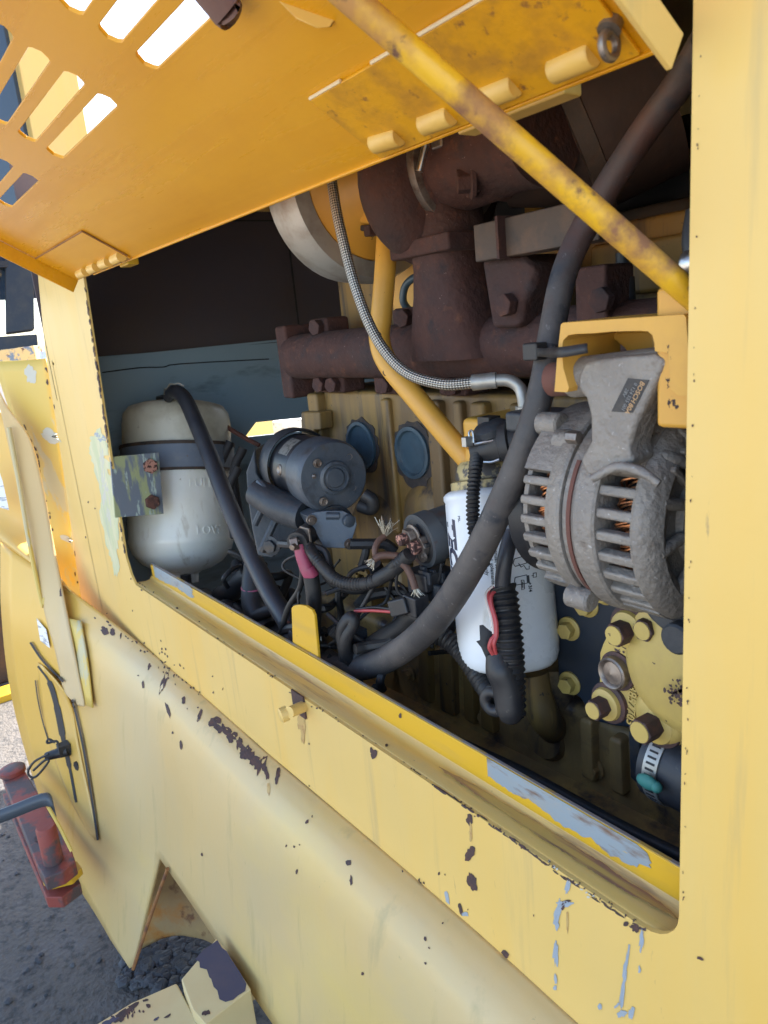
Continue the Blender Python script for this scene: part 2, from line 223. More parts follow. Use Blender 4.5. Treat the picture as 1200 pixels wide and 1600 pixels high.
# ------------------------------------------------------------------ mesh builder
def frame_for(d):
    d = d.normalized(); a = V((0, 0, 1)) if abs(d.z) < 0.9 else V((1, 0, 0))
    u = a.cross(d).normalized(); return u, d.cross(u).normalized()
def catmull(P, n):
    P = [V(p) for p in P]
    if len(P) < 3 or n <= 1: return P
    out = []
    for i in range(len(P) - 1):
        p0 = P[i - 1] if i else P[0] * 2 - P[1]; p1 = P[i]; p2 = P[i + 1]; p3 = P[i + 2] if i + 2 < len(P) else P[-1] * 2 - P[-2]
        for k in range(n):
            t = k / n; t2 = t * t; t3 = t2 * t
            out.append(0.5 * ((2 * p1) + (p2 - p0) * t + (2 * p0 - 5 * p1 + 4 * p2 - p3) * t2 + (3 * p1 - p0 - 3 * p2 + p3) * t3))
    out.append(P[-1]); return out
class MB:
    def __init__(s): s.v = []; s.f = []; s.uv = {}
    def add(s, vs, fs):
        o = len(s.v); s.v += [V(p) for p in vs]; s.f += [tuple(i + o for i in f) for f in fs]; return o
    def tube(s, P, r, seg=12, n=6, cap=True):
        """round sweep through points; r a number or one per control point"""
        Q = catmull(P, n); K = len(Q)
        if isinstance(r, (list, tuple)):
            R = []
            for i in range(K):
                t = i / (K - 1) * (len(r) - 1); a = int(min(t, len(r) - 2)); R.append(r[a] + (r[a + 1] - r[a]) * (t - a))
        elif callable(r):
            R = None; rr = r
        else: R = [r] * K
        dist = [0.0]
        for i in range(1, K): dist.append(dist[-1] + (Q[i] - Q[i - 1]).length)
        if R is None: R = [rr(d) for d in dist]
        T = [(Q[min(i + 1, K - 1)] - Q[max(i - 1, 0)]).normalized() for i in range(K)]
        u, _ = frame_for(T[0]); vs = []; fs = []
        for i in range(K):
            u = (u - T[i] * u.dot(T[i])).normalized(); w_ = T[i].cross(u)
            for j in range(seg):
                a = 2 * math.pi * j / seg; vs.append(Q[i] + (u * math.cos(a) + w_ * math.sin(a)) * R[i])
        base = len(s.f)
        for i in range(K - 1):
            for j in range(seg):
                k = (j + 1) % seg; fs.append((i * seg + j, i * seg + k, (i + 1) * seg + k, (i + 1) * seg + j))
                s.uv[base + len(fs) - 1] = ((j / seg, dist[i]), ((j + 1) / seg, dist[i]), ((j + 1) / seg, dist[i + 1]), (j / seg, dist[i + 1]))
        if cap: fs.append(tuple(range(seg))[::-1]); fs.append(tuple((K - 1) * seg + j for j in range(seg)))
        s.add(vs, fs); return s
    def cyl(s, a, b, r0, r1=None, seg=24): return s.tube([a, b], [r0, r0 if r1 is None else r1], seg, 1)
    def lathe(s, o, d, prof, seg=36, cap=True):
        d = V(d).normalized(); o = V(o); u, w_ = frame_for(d); vs = []; fs = []; K = len(prof)
        for (h, r) in prof:
            for j in range(seg):
                a = 2 * math.pi * j / seg; vs.append(o + d * h + (u * math.cos(a) + w_ * math.sin(a)) * max(r, 1e-5))
        for i in range(K - 1):
            for j in range(seg):
                k = (j + 1) % seg; fs.append((i * seg + j, i * seg + k, (i + 1) * seg + k, (i + 1) * seg + j))
        if cap: fs.append(tuple(range(seg))[::-1]); fs.append(tuple((K - 1) * seg + j for j in range(seg)))
        s.add(vs, fs); return s
    def prism(s, poly, vec):
        n = len(poly); vec = V(vec); P = [V(p) for p in poly]
        vs = P + [p + vec for p in P]
        tr = tessellate_polygon([P]); fs = [tuple(t) for t in tr] + [tuple(i + n for i in t)[::-1] for t in tr]
        for i in range(n): j = (i + 1) % n; fs.append((i, j, j + n, i + n))
        s.add(vs, fs); return s
    def plate(s, outer, holes, o, u, v, th):
        """flat sheet with holes; outline in (u, v); th a vector"""
        loops = [outer] + list(holes); P2 = []; idx = []
        for l in loops:
            idx.append(list(range(len(P2), len(P2) + len(l)))); P2 += [V((p[0], p[1], 0)) for p in l]
        tr = tessellate_polygon([[V((p[0], p[1], 0)) for p in l] for l in loops])
        W = [o + u * p.x + v * p.y for p in P2]; n = len(W); th = V(th)
        vs = W + [p + th for p in W]
        fs = [tuple(t) for t in tr] + [tuple(i + n for i in t)[::-1] for t in tr]
        for l in idx:
            for i in range(len(l)): a = l[i]; b = l[(i + 1) % len(l)]; fs.append((a, b, b + n, a + n))
        s.add(vs, fs); return s
    def loft(s, rings, seg=32, e=2.8, n=5):
        """rings: (centre, half width along X, half depth along Y); rounded-square sections"""
        C_ = catmull([r[0] for r in rings], n); K = len(C_); vs = []; fs = []
        for i in range(K):
            t = i / n; a = min(int(t), len(rings) - 2); f = t - a; rx = rings[a][1] + (rings[a + 1][1] - rings[a][1]) * f; ry = rings[a][2] + (rings[a + 1][2] - rings[a][2]) * f
            for j in range(seg):
                q = 2 * math.pi * j / seg; cx_, sy_ = math.cos(q), math.sin(q)
                vs.append(C_[i] + V((math.copysign(abs(cx_) ** (2 / e), cx_) * rx, math.copysign(abs(sy_) ** (2 / e), sy_) * ry, 0)))
        for i in range(K - 1):
            for j in range(seg): k = (j + 1) % seg; fs.append((i * seg + j, i * seg + k, (i + 1) * seg + k, (i + 1) * seg + j))
        fs.append(tuple(range(seg))[::-1]); fs.append(tuple((K - 1) * seg + j for j in range(seg)))
        s.add(vs, fs); return s
    def box(s, c, sx, sy, sz_, ax=None):
        ax = ax or (V((1, 0, 0)), V((0, 1, 0)), V((0, 0, 1))); c = V(c)
        vs = [c + ax[0] * (i * sx / 2) + ax[1] * (j * sy / 2) + ax[2] * (k * sz_ / 2) for i in (-1, 1) for j in (-1, 1) for k in (-1, 1)]
        s.add(vs, [(0, 1, 3, 2), (4, 6, 7, 5), (0, 4, 5, 1), (2, 3, 7, 6), (0, 2, 6, 4), (1, 5, 7, 3)]); return s
    def grid(s, rows, n=4):
        """smooth sheet through rows of points (Catmull-Rom both ways)"""
        R = [catmull(r, n) for r in rows]
        Ccols = [catmull([R[i][j] for i in range(len(R))], n) for j in range(len(R[0]))]
        nr = len(Ccols[0]); nc = len(Ccols)
        vs = [Ccols[j][i] for i in range(nr) for j in range(nc)]
        fs = [(i * nc + j, i * nc + j + 1, (i + 1) * nc + j + 1, (i + 1) * nc + j) for i in range(nr - 1) for j in range(nc - 1)]
        s.add(vs, fs); return s
    def ball(s, c, r, seg=16, sx=1, sy=1, sz_=1):
        prof = []; c = V(c); vs = []; fs = []; K = seg // 2
        for i in range(K + 1):
            t = math.pi * i / K
            for j in range(seg):
                a = 2 * math.pi * j / seg
                vs.append(c + V((math.sin(t) * math.cos(a) * r * sx, math.sin(t) * math.sin(a) * r * sy, math.cos(t) * r * sz_)))
        for i in range(K):
            for j in range(seg): k = (j + 1) % seg; fs.append((i * seg + j, (i + 1) * seg + j, (i + 1) * seg + k, i * seg + k))
        s.add(vs, fs); return s
    def torus(s, c, ax, R, r, seg=32, rs=10, a0=0.0, a1=2 * math.pi):
        u, w_ = frame_for(V(ax)); n = seg; full = abs(a1 - a0 - 2 * math.pi) < 1e-6
        pts = [V(c) + (u * math.cos(a0 + (a1 - a0) * i / n) + w_ * math.sin(a0 + (a1 - a0) * i / n)) * R for i in range(n + 1)]
        return s.tube(pts, r, rs, 1, cap=not full)
def build(name, mb, m, parent=None, smooth=40, bevel=0, thick=0, bevseg=2):
    me = bpy.data.meshes.new(name); off = V((0, 0, 0))
    p = parent
    while p is not None: off += V(p.location); p = p.parent
    o = bpy.data.objects.new(name, me); COL.objects.link(o)
    if parent is not None: o.parent = parent
    me.from_pydata([v - off for v in mb.v], [], mb.f)
    if mb.uv:
        ul = me.uv_layers.new(name='UVMap')
        for fi, uvs in mb.uv.items():
            pl = me.polygons[fi]
            for k, li in enumerate(pl.loop_indices): ul.data[li].uv = uvs[k]
    bm = bmesh.new(); bm.from_mesh(me); bmesh.ops.recalc_face_normals(bm, faces=bm.faces); bm.to_mesh(me); bm.free()
    if thick and len(me.polygons):
        a = sum((p.normal.dot(CAM - off - p.center) * p.area for p in me.polygons))
        if a < 0: me.flip_normals()
    if m is not None: me.materials.append(m)
    if smooth: me.shade_smooth(); me.set_sharp_from_angle(angle=math.radians(smooth))
    if thick:
        md = o.modifiers.new('thickness', 'SOLIDIFY'); md.thickness = thick; md.offset = -1
    if bevel:
        md = o.modifiers.new('bevel', 'BEVEL'); md.width = bevel; md.segments = bevseg; md.limit_method = 'ANGLE'; md.angle_limit = math.radians(35); md.harden_normals = True
    return o
def thing(name, label, cat, loc, group=None):
    o = bpy.data.objects.new(name, None); COL.objects.link(o); o.location = loc; o.empty_display_size = 0.05
    o['label'] = label; o['category'] = cat
    if group: o['group'] = group
    return o
def tag(o, label, cat, group=None):
    o['label'] = label; o['category'] = cat
    if group: o['group'] = group
    return o
def hexprof(mb, p, d, r, h, rot=0.0):
    d = V(d).normalized(); u, w_ = frame_for(d); p = V(p)
    pts = [p + (u * math.cos(rot + k * math.pi / 3) + w_ * math.sin(rot + k * math.pi / 3)) * r for k in range(6)]
    mb.prism(pts, d * h); return mb
def bolt(parent, p, d, r, h, mhead, mwash=None, name='bolt', wr=1.45, rot=0.2):
    d = V(d).normalized(); p = V(p); mb = MB(); wh = 0.0
    hexprof(mb, p, d, r, h, rot)
    o = build(name, mb, mhead, parent, bevel=r * 0.12)
    if mwash is not None:
        m2 = MB(); m2.lathe(p - d * 0.001, d, [(0, r * wr), (h * 0.22, r * wr), (h * 0.3, r * wr * 0.9)], 24)
        build('washer', m2, mwash, o)
    return o
def text(name, s, size, o, right, up, m, parent, extrude=0.0002, wrap=None, bold=0.0, shear=0.0, align='LEFT'):
    cu = bpy.data.curves.new(name, 'FONT'); cu.body = s; cu.size = size; cu.extrude = extrude; cu.shear = shear; cu.offset = bold; cu.align_x = align
    cu.resolution_u = 3
    t = bpy.data.objects.new(name, cu); COL.objects.link(t)
    dg = bpy.context.evaluated_depsgraph_get(); me = bpy.data.meshes.new_from_object(t.evaluated_get(dg))
    COL.objects.unlink(t); bpy.data.objects.remove(t); me.name = name
    off = V((0, 0, 0)); p = parent
    while p is not None: off += V(p.location); p = p.parent
    nrm = V(right).cross(V(up)).normalized()
    for vtx in me.vertices:
        x, y, z_ = vtx.co
        q = wrap(x, y, z_) if wrap else V(o) + V(right) * x + V(up) * y + nrm * z_
        vtx.co = q - off
    me.materials.clear(); me.materials.append(m)
    ob = bpy.data.objects.new(name, me); COL.objects.link(ob); ob.parent = parent
    return ob
# ================================================================== SETTING
g = MB(); g.add([(-60, -60, 0), (60, -60, 0), (60, 60, 0), (-60, 60, 0)], [(0, 1, 2, 3)])
ground = build('ground', g, M['asphalt'], smooth=0); ground['kind'] = 'structure'
g2 = MB(); g2.add([(-60, -60, 0.004), (60, -60, 0.004), (60, -2.6, 0.004), (-60, -3.4, 0.004)], [(0, 1, 2, 3)])  # unseen pale ground, added to bounce warm sunlight onto panel, door and bay
bounce_yard = build('bounce_pavement', g2, M['bounce_yard'], smooth=0); bounce_yard['kind'] = 'structure'
ICO_V = [V(v_).normalized() for v_ in ((0, 1, 1.618), (0, -1, 1.618), (0, 1, -1.618), (0, -1, -1.618), (1, 1.618, 0), (-1, 1.618, 0), (1, -1.618, 0), (-1, -1.618, 0), (1.618, 0, 1), (-1.618, 0, 1), (1.618, 0, -1), (-1.618, 0, -1))]
ICO_F = [(0, 1, 8), (0, 8, 4), (0, 4, 5), (0, 5, 9), (0, 9, 1), (1, 6, 8), (8, 6, 10), (8, 10, 4), (4, 10, 2), (4, 2, 5), (5, 2, 11), (5, 11, 9), (9, 11, 7), (9, 7, 1), (1, 7, 6), (3, 6, 7), (3, 7, 11), (3, 11, 2), (3, 2, 10), (3, 10, 6)]
st = MB()
rs = random.Random(3)
for i in range(1500):
    a = pp(rs.uniform(215, 350), rs.uniform(1425, 1530), Z=0.0); k = i % 3
    if k == 0: a = V((rs.uniform(-3.0, -1.0), rs.uniform(-0.9, 0.5), 0))
    r = rs.uniform(0.006, 0.02) if k else rs.uniform(0.004, 0.010)
    c = a + V((rs.uniform(-.05, .05), rs.uniform(-.05, .05), r * 0.35)); vs = []
    for s_ in ICO_V: vs.append(c + V((s_[0] * r * rs.uniform(.7, 1.3), s_[1] * r * rs.uniform(.7, 1.3), s_[2] * r * rs.uniform(.5, .9))))
    st.add(vs, ICO_F)
gr = build('gravel', st, M['stone'], smooth=0); gr['kind'] = 'stuff'
gr['label'] = 'loose dark gravel scattered on the asphalt under the loader'
# ================================================================== LOADER BODY
body = thing('wheel_loader', 'faded yellow loader body with chipped side panel round the open engine bay', 'loader', (-1.0, 0.0, 0.0))
hit_v = []; hit_f = []
def hitreg(mb):
    o = len(hit_v); hit_v.extend(mb.v); hit_f.extend([tuple(i + o for i in f) for f in mb.f])
def arc(c, r, a0, a1, n):
    return [(c[0] + r * math.cos(math.radians(a0 + (a1 - a0) * i / n)), c[1] + r * math.sin(math.radians(a0 + (a1 - a0) * i / n))) for i in range(n + 1)]
# --- side panel with the rounded opening (plane Y = 0)
def XZ(px, py): p = pp(px, py, Y=0.0); return (p.x, p.z)
bl = XZ(204, 907); tl = XZ(131, 437); br = XZ(1061, 1440); tr = (XZ(1085, 60)[0], 1.80)
tl = (tl[0], 1.70)
ZB = 0.5 * (bl[1] + XZ(1003, 1452)[1])
cre_px = [(128, 945), (144, 956), (227, 1015), (309, 1080), (420, 1178), (585, 1317), (750, 1460), (904, 1600), (1050, 1735)]
cre = [XZ(*p) for p in cre_px]
left_edge = [XZ(58, 420), XZ(70, 545), XZ(84, 640), XZ(99, 740), XZ(114, 850), XZ(128, 945)]
TOPZ = 1.87
le_in = [(x + 0.002, z) for x, z in left_edge]
outer = [(le_in[0][0], TOPZ)] + le_in + cre[1:] + [(0.35, cre[-1][1] + 0.01), (0.35, TOPZ)]
rr = 0.035
hole = [tl] + [(bl[0] - 0.004, ZB + 0.06)] + [(bl[0] + 0.012, ZB + 0.02), (bl[0] + 0.035, ZB)] + arc((br[0] - rr, ZB + rr), rr, -90, 0, 6) + [tr]
mb = MB(); mb.plate(outer, [hole], V((0, 0, 0)), V((1, 0, 0)), V((0, 0, 1)), V((0, 0.005, 0)))
hitreg(mb); side = build('side_panel', mb, M['cream'], body, smooth=30)
# rounded left return of the panel, catches the sun
le3 = [V((x + 0.0022, 0.0012, z)) for x, z in [(left_edge[0][0] + 0.02, TOPZ)] + left_edge]
rows = []
for p in le3: rows.append([p, p + V((-0.003, 0.002, 0)), p + V((-0.006, 0.008, 0)), p + V((-0.007, 0.022, 0)), p + V((-0.006, 0.07, 0))])
mb = MB(); mb.grid(rows, 3); build('panel_return', mb, M['cream'], body)
# --- ledge and inner lip under the opening
x0, x1 = bl[0] + 0.02, br[0] + 0.10
mb = MB()
prof = [(0.0035, ZB - 0.004), (0.006, ZB), (0.030, ZB - 0.003), (0.038, ZB - 0.001), (0.0425, ZB + 0.006)]
for x in (x0, x1): pass
nx = 24
vs = []; fs = []
for i in range(nx + 1):
    x = x0 + (x1 - x0) * i / nx
    for (y, z) in prof: vs.append((x, y, z + 0.0015))
K = len(prof)
for i in range(nx):
    for j in range(K - 1): fs.append((i * K + j, i * K + j + 1, (i + 1) * K + j + 1, (i + 1) * K + j))
mb.add(vs, fs); hitreg(mb); build('opening_ledge', mb, M['ledge'], body, smooth=70)
zl = 0.036
mb = MB(); mb.plate([(x0 + 0.012, 0.0), (x1, 0.0), (x1, zl), (x0 + 0.012, zl - 0.004)], [], V((0, 0.0415, ZB + 0.005)), V((1, 0, 0)), V((0, 0, 1)), V((0, 0.004, 0)))
hitreg(mb); lip = build('opening_lip', mb, M['lip'], body, bevel=0.0012)
# top rim of the opening, rusty return flange
mb = MB(); mb.prism([V((tl[0] - .05, 0.004, tl[1] + .012)), V((tr[0] + .05, 0.004, tr[1] + .014)), V((tr[0] + .05, 0.004, tr[1] + .020)), V((tl[0] - .05, 0.004, tl[1] + .018))], V((0, 0.05, 0))); build('opening_header', mb, M['rustplate'], body)
# right jamb return behind the panel
mb = MB(); mb.box(V((br[0] + 0.030, 0.026, 1.38)), 0.003, 0.04, 0.8); build('jamb_return', mb, M['dark'], body)
# --- rounded skirt below the crease
prof = [(0.001, 0.0), (-0.016, -0.003), (-0.036, -0.013), (-0.053, -0.032), (-0.064, -0.06), (-0.072, -0.10), (-0.079, -0.16), (-0.088, -0.25), (-0.098, -0.33), (-0.108, -0.40)]
cx = [V((-2.215, 0, cre[1][1]))] + [V((x, 0, z)) for x, z in cre[2:]] + [V((0.34, 0, cre[-1][1] + 0.012))]
bot_px = [(262, 1356), (345, 1466), (420, 1596)]
rows = []
NP = 26
def skirtpt(cp, k):                       # k in 0..1 along the profile, stretched to the bottom edge
    L_ = k * (len(prof) - 1); a = int(min(L_, len(prof) - 2)); t = L_ - a
    y = prof[a][0] + (prof[a + 1][0] - prof[a][0]) * t; z = prof[a][1] + (prof[a + 1][1] - prof[a][1]) * t
    return y, z
ZBOT = 0.43
for cp in catmull(cx, 5):
    row = []
    for i in range(NP + 1):
        k = i / NP; y, z = skirtpt(cp, k)
        zz = cp.z + z * ((cp.z - ZBOT) / 0.40 if k > 0 else 1) if False else cp.z + z
        if zz < ZBOT: zz = ZBOT
        row.append(V((cp.x, y, zz)))
    rows.append(row)
# cut away the part left of the notch (the flank sheet carries on there)
NX = [r for r in rows if r[0].x > -1.50]
# --- flank: the skirt's deeper front part, flaring outwards; one continuous sheet joined tangentially to the skirt
def lin(a, b, t): return a + (b - a) * t
col0 = NX[0]
Lp = [pp(0, 846, z=2.22), pp(2, 960, z=2.2), pp(18, 1090, z=2.25), pp(58, 1235, z=2.22), pp(112, 1365, z=1.98), pp(150, 1430, z=1.83)]
LL = catmull(Lp, 8)
def bez(L_, R_, s_=0.0, n=14):
    d = (L_ - R_).length; dr = (V((-1, 0, 0)) * (1 - s_) + (L_ - R_).normalized() * s_).normalized(); Mx = R_ + dr * d * 0.5
    return [L_ * (t * t) + Mx * (2 * t * (1 - t)) + R_ * ((1 - t) ** 2) for t in [k / n for k in range(n, -1, -1)]]
KI = [0, 7, 12, 17, 22, 26]
frows = []
nt0 = col0[26]; tip = pp(205, 1517, z=1.69)
for k in range(NP + 1):
    j = max(i for i in range(6) if KI[i] <= k); f = 0 if j == 5 else (k - KI[j]) / (KI[j + 1] - KI[j])
    q_ = (j + f) * 8; i0 = int(min(q_, len(LL) - 2)); L_ = LL[i0] + (LL[i0 + 1] - LL[i0]) * (q_ - i0)
    frows.append(bez(L_, col0[k], min(1, max(0, (k - 8) / 18))))
for t_, L_ in ((.2, pp(162, 1450, z=1.805)), (.4, pp(172, 1468, z=1.785)), (.6, pp(184, 1486, z=1.755)), (.8, pp(195, 1502, z=1.725)), (.95, pp(202, 1513, z=1.70))): frows.append(bez(L_, lin(nt0, tip, t_), 1.0))
nc = 15; vs = [p for r_ in frows for p in r_]; fs = [(i * nc + j, i * nc + j + 1, (i + 1) * nc + j + 1, (i + 1) * nc + j) for i in range(len(frows) - 1) for j in range(nc - 1)]
o_ = len(vs)
for c_ in NX[1:]: vs += list(c_)
def vi(ci, k): return k * nc + nc - 1 if ci == 0 else o_ + (ci - 1) * (NP + 1) + k
for ci in range(len(NX) - 1):
    for k in range(NP): fs.append((vi(ci, k), vi(ci + 1, k), vi(ci + 1, k + 1), vi(ci, k + 1)))
mb = MB(); mb.add(vs, fs)
flank_rows = frows
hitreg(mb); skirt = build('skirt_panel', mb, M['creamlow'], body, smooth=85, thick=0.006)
# inner wing seen through the notch
mb = MB(); mb.grid([[pp(225, 1330, z=1.90), pp(300, 1340, z=1.90), pp(370, 1420, z=1.85)], [pp(215, 1440, z=1.92), pp(300, 1450, z=1.92), pp(380, 1500, z=1.88)], [pp(205, 1490, z=1.94), pp(270, 1462, z=1.94), pp(360, 1452, z=1.94)]], 4)
build('inner_wing', mb, M['wing'], body, thick=0.006)
mb = MB(); mb.tube([pp(262, 1357, z=1.545), pp(236, 1430, z=1.61), pp(208, 1514, z=1.675)], 0.004, 8, 4); build('notch_weld', mb, M['chiprust'], body)
# --- corner post strip, plates and fender left of the panel
def sheet(name, rows, m, n=4, thick=0.004, reg=True, smooth=60):
    q = MB(); q.grid([[pp(a, b, z=c) for (a, b, c) in r] for r in rows], n)
    if reg: hitreg(q)
    return build(name, q, m, body, smooth=smooth, thick=thick)
sheet('corner_post', [[(-10, 565, 2.02), (36, 563, 1.98), (71, 560, 1.94)], [(14, 640, 2.06), (50, 640, 2.02), (86, 640, 1.98)], [(52, 742, 2.14), (76, 742, 2.11), (101, 742, 2.08)], [(80, 850, 2.22), (98, 850, 2.20), (116, 850, 2.19)], [(102, 966, 2.28), (117, 966, 2.27), (132, 958, 2.25)]], M['strip'])
BV = BVHTree.FromPolygons([tuple(v) for v in hit_v], hit_f)
def dep(px, py, off):                        # picture depth of the body surface under a point, minus a stand-off
    h = BV.ray_cast(CAM, ray(px, py).normalized()); return (h[0] - CAM).dot(cf_w) - off if h[0] else 2.1
cf_w = -D1 * 0; cf_w = V((cf.x, cf.y, cf.z))
pl_rows = []
for (a_, b_, c_), (za, zb, zc) in zip((((-10, 596), (0, 618), (4, 632)), ((6, 665), (24, 668), (44, 684)), ((24, 745), (42, 745), (63, 745)), ((48, 850), (64, 850), (83, 850)), ((70, 960), (86, 962), (105, 964)), ((84, 1010), (98, 1014), (115, 1018)), ((92, 1045), (106, 1050), (122, 1055)), ((100, 1080), (114, 1085), (129, 1090)), ((118, 1100), (124, 1103), (131, 1104))),
        ((2.0, 2.0, 2.0), (2.03, 2.02, 2.0), (2.06, 2.05, 2.04), (2.07, 2.06, 2.05), tuple(min(2.03, dep(x_, y_, .04)) for x_, y_ in ((70, 960), (86, 962), (105, 964))), tuple(dep(x_, y_, .045) for x_, y_ in ((84, 1010), (98, 1014), (115, 1018))), tuple(dep(x_, y_, .045) for x_, y_ in ((92, 1045), (106, 1050), (122, 1055))), (dep(100, 1080, .05), dep(114, 1085, .05), dep(129, 1090, .05)), (dep(118, 1100, .05), dep(124, 1103, .05), dep(131, 1104, .05)))):
    pl_rows.append([(*a_, za), (*b_, zb), (*c_, zc)])
sheet('post_plate', pl_rows, M['tan'])
mb = MB(); mb.tube([pp(14, 668, z=2.01), pp(28, 745, z=2.045), pp(46, 850, z=2.055), pp(66, 942, z=2.02), pp(70, 934, z=2.02)], 0.006, 8, 4); build('plate_bead', mb, M['strip'], body)
r0 = catmull(flank_rows[0], 3); r0 = [p for p in r0 if proj(p)[0] < 118]
k3 = [r0[int(i * (len(r0) - 1) / 4)] for i in range(5)]
mb = MB(); mb.grid([[pp(-60 + 20 * i, 560 + 28 * i, z=2.2 - .02 * i) for i in range(5)], [pp(-60 + 24 * i, 700 + 12 * i, z=2.24 - .02 * i) for i in range(5)], [pp(-40 + 24 * i, 790 + 14 * i, z=2.24 - .01 * i) for i in range(5)], [p + V((0, -.004, .004)) for p in k3]], 4)
build('fender_panel', mb, M['orangecream'], body, smooth=60, thick=0.004)
sheet('plate_lower_end', [[(104, 966, dep(104, 966, .03)), (116, 968, dep(116, 968, .03)), (126, 970, dep(126, 970, .025))], [(118, 1030, dep(118, 1030, .03)), (128, 1032, dep(128, 1032, .03)), (136, 1034, dep(136, 1034, .025))], [(130, 1100, dep(130, 1100, .04)), (137, 1103, dep(137, 1103, .04)), (144, 1106, dep(144, 1106, .035))]], M['strip'])
mb = MB(); mb.ball(pp(127, 962, z=2.18), 0.022, 12); build('weld_blob', mb, M['strip'], body)
# stickers
def sticker(name, px, z, off=0.003, m='whitelabel', par=None):
    q = MB(); P = [pp(a, b, z=z_ - off) for (a, b), z_ in zip(px, z)]; nrm = (P[1] - P[0]).cross(P[2] - P[0]).normalized()
    q.prism(P, nrm * 0.0006); return build(name, q, M[m], par or body, smooth=0)
sticker('fender_sticker', [(-8, 716), (4, 752), (14, 797), (-10, 790)], [2.17, 2.17, 2.17, 2.18], off=0.03)
sticker('flank_sticker', [(57, 966), (72, 984), (78, 1013), (63, 1001)], [dep(57, 966, 0), dep(72, 984, 0), dep(78, 1013, 0), dep(63, 1001, 0)], off=0.012)
# --- access door in the flank: dark gap lines and the latch
BV = None
def cast(px, py, lift=0.0007):
    d = ray(px, py).normalized(); h = BV.ray_cast(CAM, d)
    if h[0] is None: return None, None
    n = h[1]; n = n if n.dot(d) < 0 else -n
    return h[0] + n * lift, n
BV = BVHTree.FromPolygons([tuple(v) for v in hit_v], hit_f)
def groove(name, pts, wpx, m='dark', par=None, n=6):
    q = MB(); n = 10; P = catmull([V((a, b, 0)) for a, b in pts], n); vs = []; fs = []; rg = random.Random(len(pts))
    for i, p in enumerate(P):
        t = (P[min(i + 1, len(P) - 1)] - P[max(i - 1, 0)]).normalized(); nn = V((-t.y, t.x, 0)); k = wpx[min(int(i / n), len(wpx) - 1)] if isinstance(wpx, list) else wpx
        for s_ in (-0.5, 0.5):
            a, _ = cast(p.x + nn.x * k * s_, p.y + nn.y * k * s_, 0.0052)
            if a is None: return None
            vs.append(a)
    for i in range(len(P) - 1): fs.append((2 * i, 2 * i + 1, 2 * i + 3, 2 * i + 2))
    q.add(vs, fs); return build(name, q, M[m], par or body, smooth=0)
rws = []
for (xl, xr_, y) in ((61, 67, 1035), (64, 98, 1070), (68, 114, 1105), (76, 122, 1150), (92, 132, 1200), (108, 141, 1240), (128, 149, 1280), (150, 155, 1312)):
    rws.append([cast(lin(xl, xr_, t), y + (4 if y < 1100 else 0) * t, 0.004)[0] for t in (0, .25, .5, .75, 1)])
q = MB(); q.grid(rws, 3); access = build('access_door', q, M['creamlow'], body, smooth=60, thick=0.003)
for nm, pts, wd in (('door_gap', [(50, 1003), (70, 1032), (102, 1065)], 3.4), ('door_gap', [(116, 1092), (124, 1125), (134, 1172), (147, 1250), (156, 1312)], 3.6),
                    ('door_gap', [(58, 1062), (62, 1092), (70, 1128), (78, 1155)], 2.0), ('inner_gap', [(62, 1040), (80, 1066), (92, 1105), (101, 1150), (112, 1200), (122, 1253)], [3, 8, 10, 7, 4, 3, 3])):
    q_ = groove(nm, pts, wd, 'dark', access)
lt = MB(); zl_ = dep(105, 1175, .035)
a0 = pp(72, 1182, z=zl_); a1 = pp(108, 1172, z=zl_)
lt.tube([a0, a1], [0.011, 0.016], 12, 1); lt.box(pp(100, 1170, z=zl_), 0.03, 0.03, 0.03); hexprof(lt, pp(127, 1193, z=zl_ - 0.02), V((.3, -1, 0)), 0.013, 0.016)
latch = build('latch', lt, M['black'], access, bevel=0.001)
lt = MB(); lt.tube([pp(a, b, z=zl_ - 0.03) for a, b in ((76, 1178), (54, 1190), (44, 1205), (48, 1214), (58, 1212), (76, 1190), (70, 1188), (52, 1204))], 0.0032, 8, 4)
lt.tube([pp(a, b, z=zl_ - 0.02) for a, b in ((86, 1160), (76, 1155), (74, 1161), (88, 1158), (92, 1166))], 0.0032, 8, 4); build('latch_wire', lt, M['black'], access)
# small latch pin on the panel under the ledge
pinp = pp(462, 1106, Y=-0.001)
mb = MB(); mb.box(pp(467, 1100, Y=-0.0015), 0.035, 0.003, 0.036); kb = build('pin_base', mb, M['chip'], body)
mb = MB(); mb.tube([pp(474, 1104, Y=-0.002), pp(452, 1113, Y=-0.030)], [0.0085, 0.0085], 14, 1); mb.lathe(pp(449, 1114, Y=-0.028), V((-.2, -1, -0.1)), [(0, .011), (.010, .011), (.012, .008)], 16); build('latch_pin', mb, M['cream'], kb)
# upright tab on the lip
tabp = [(457, 1003), (455, 950), (459, 946), (467, 945), (478, 947), (487, 953), (491, 962), (498, 1037), (478, 1029)]
P = [pp(a, b, Y=0.046) for a, b in tabp]; mb = MB(); mb.prism(P, V((0, 0.005, 0))); tab = build('lip_tab', mb, M['lip'], body, bevel=0.0012)
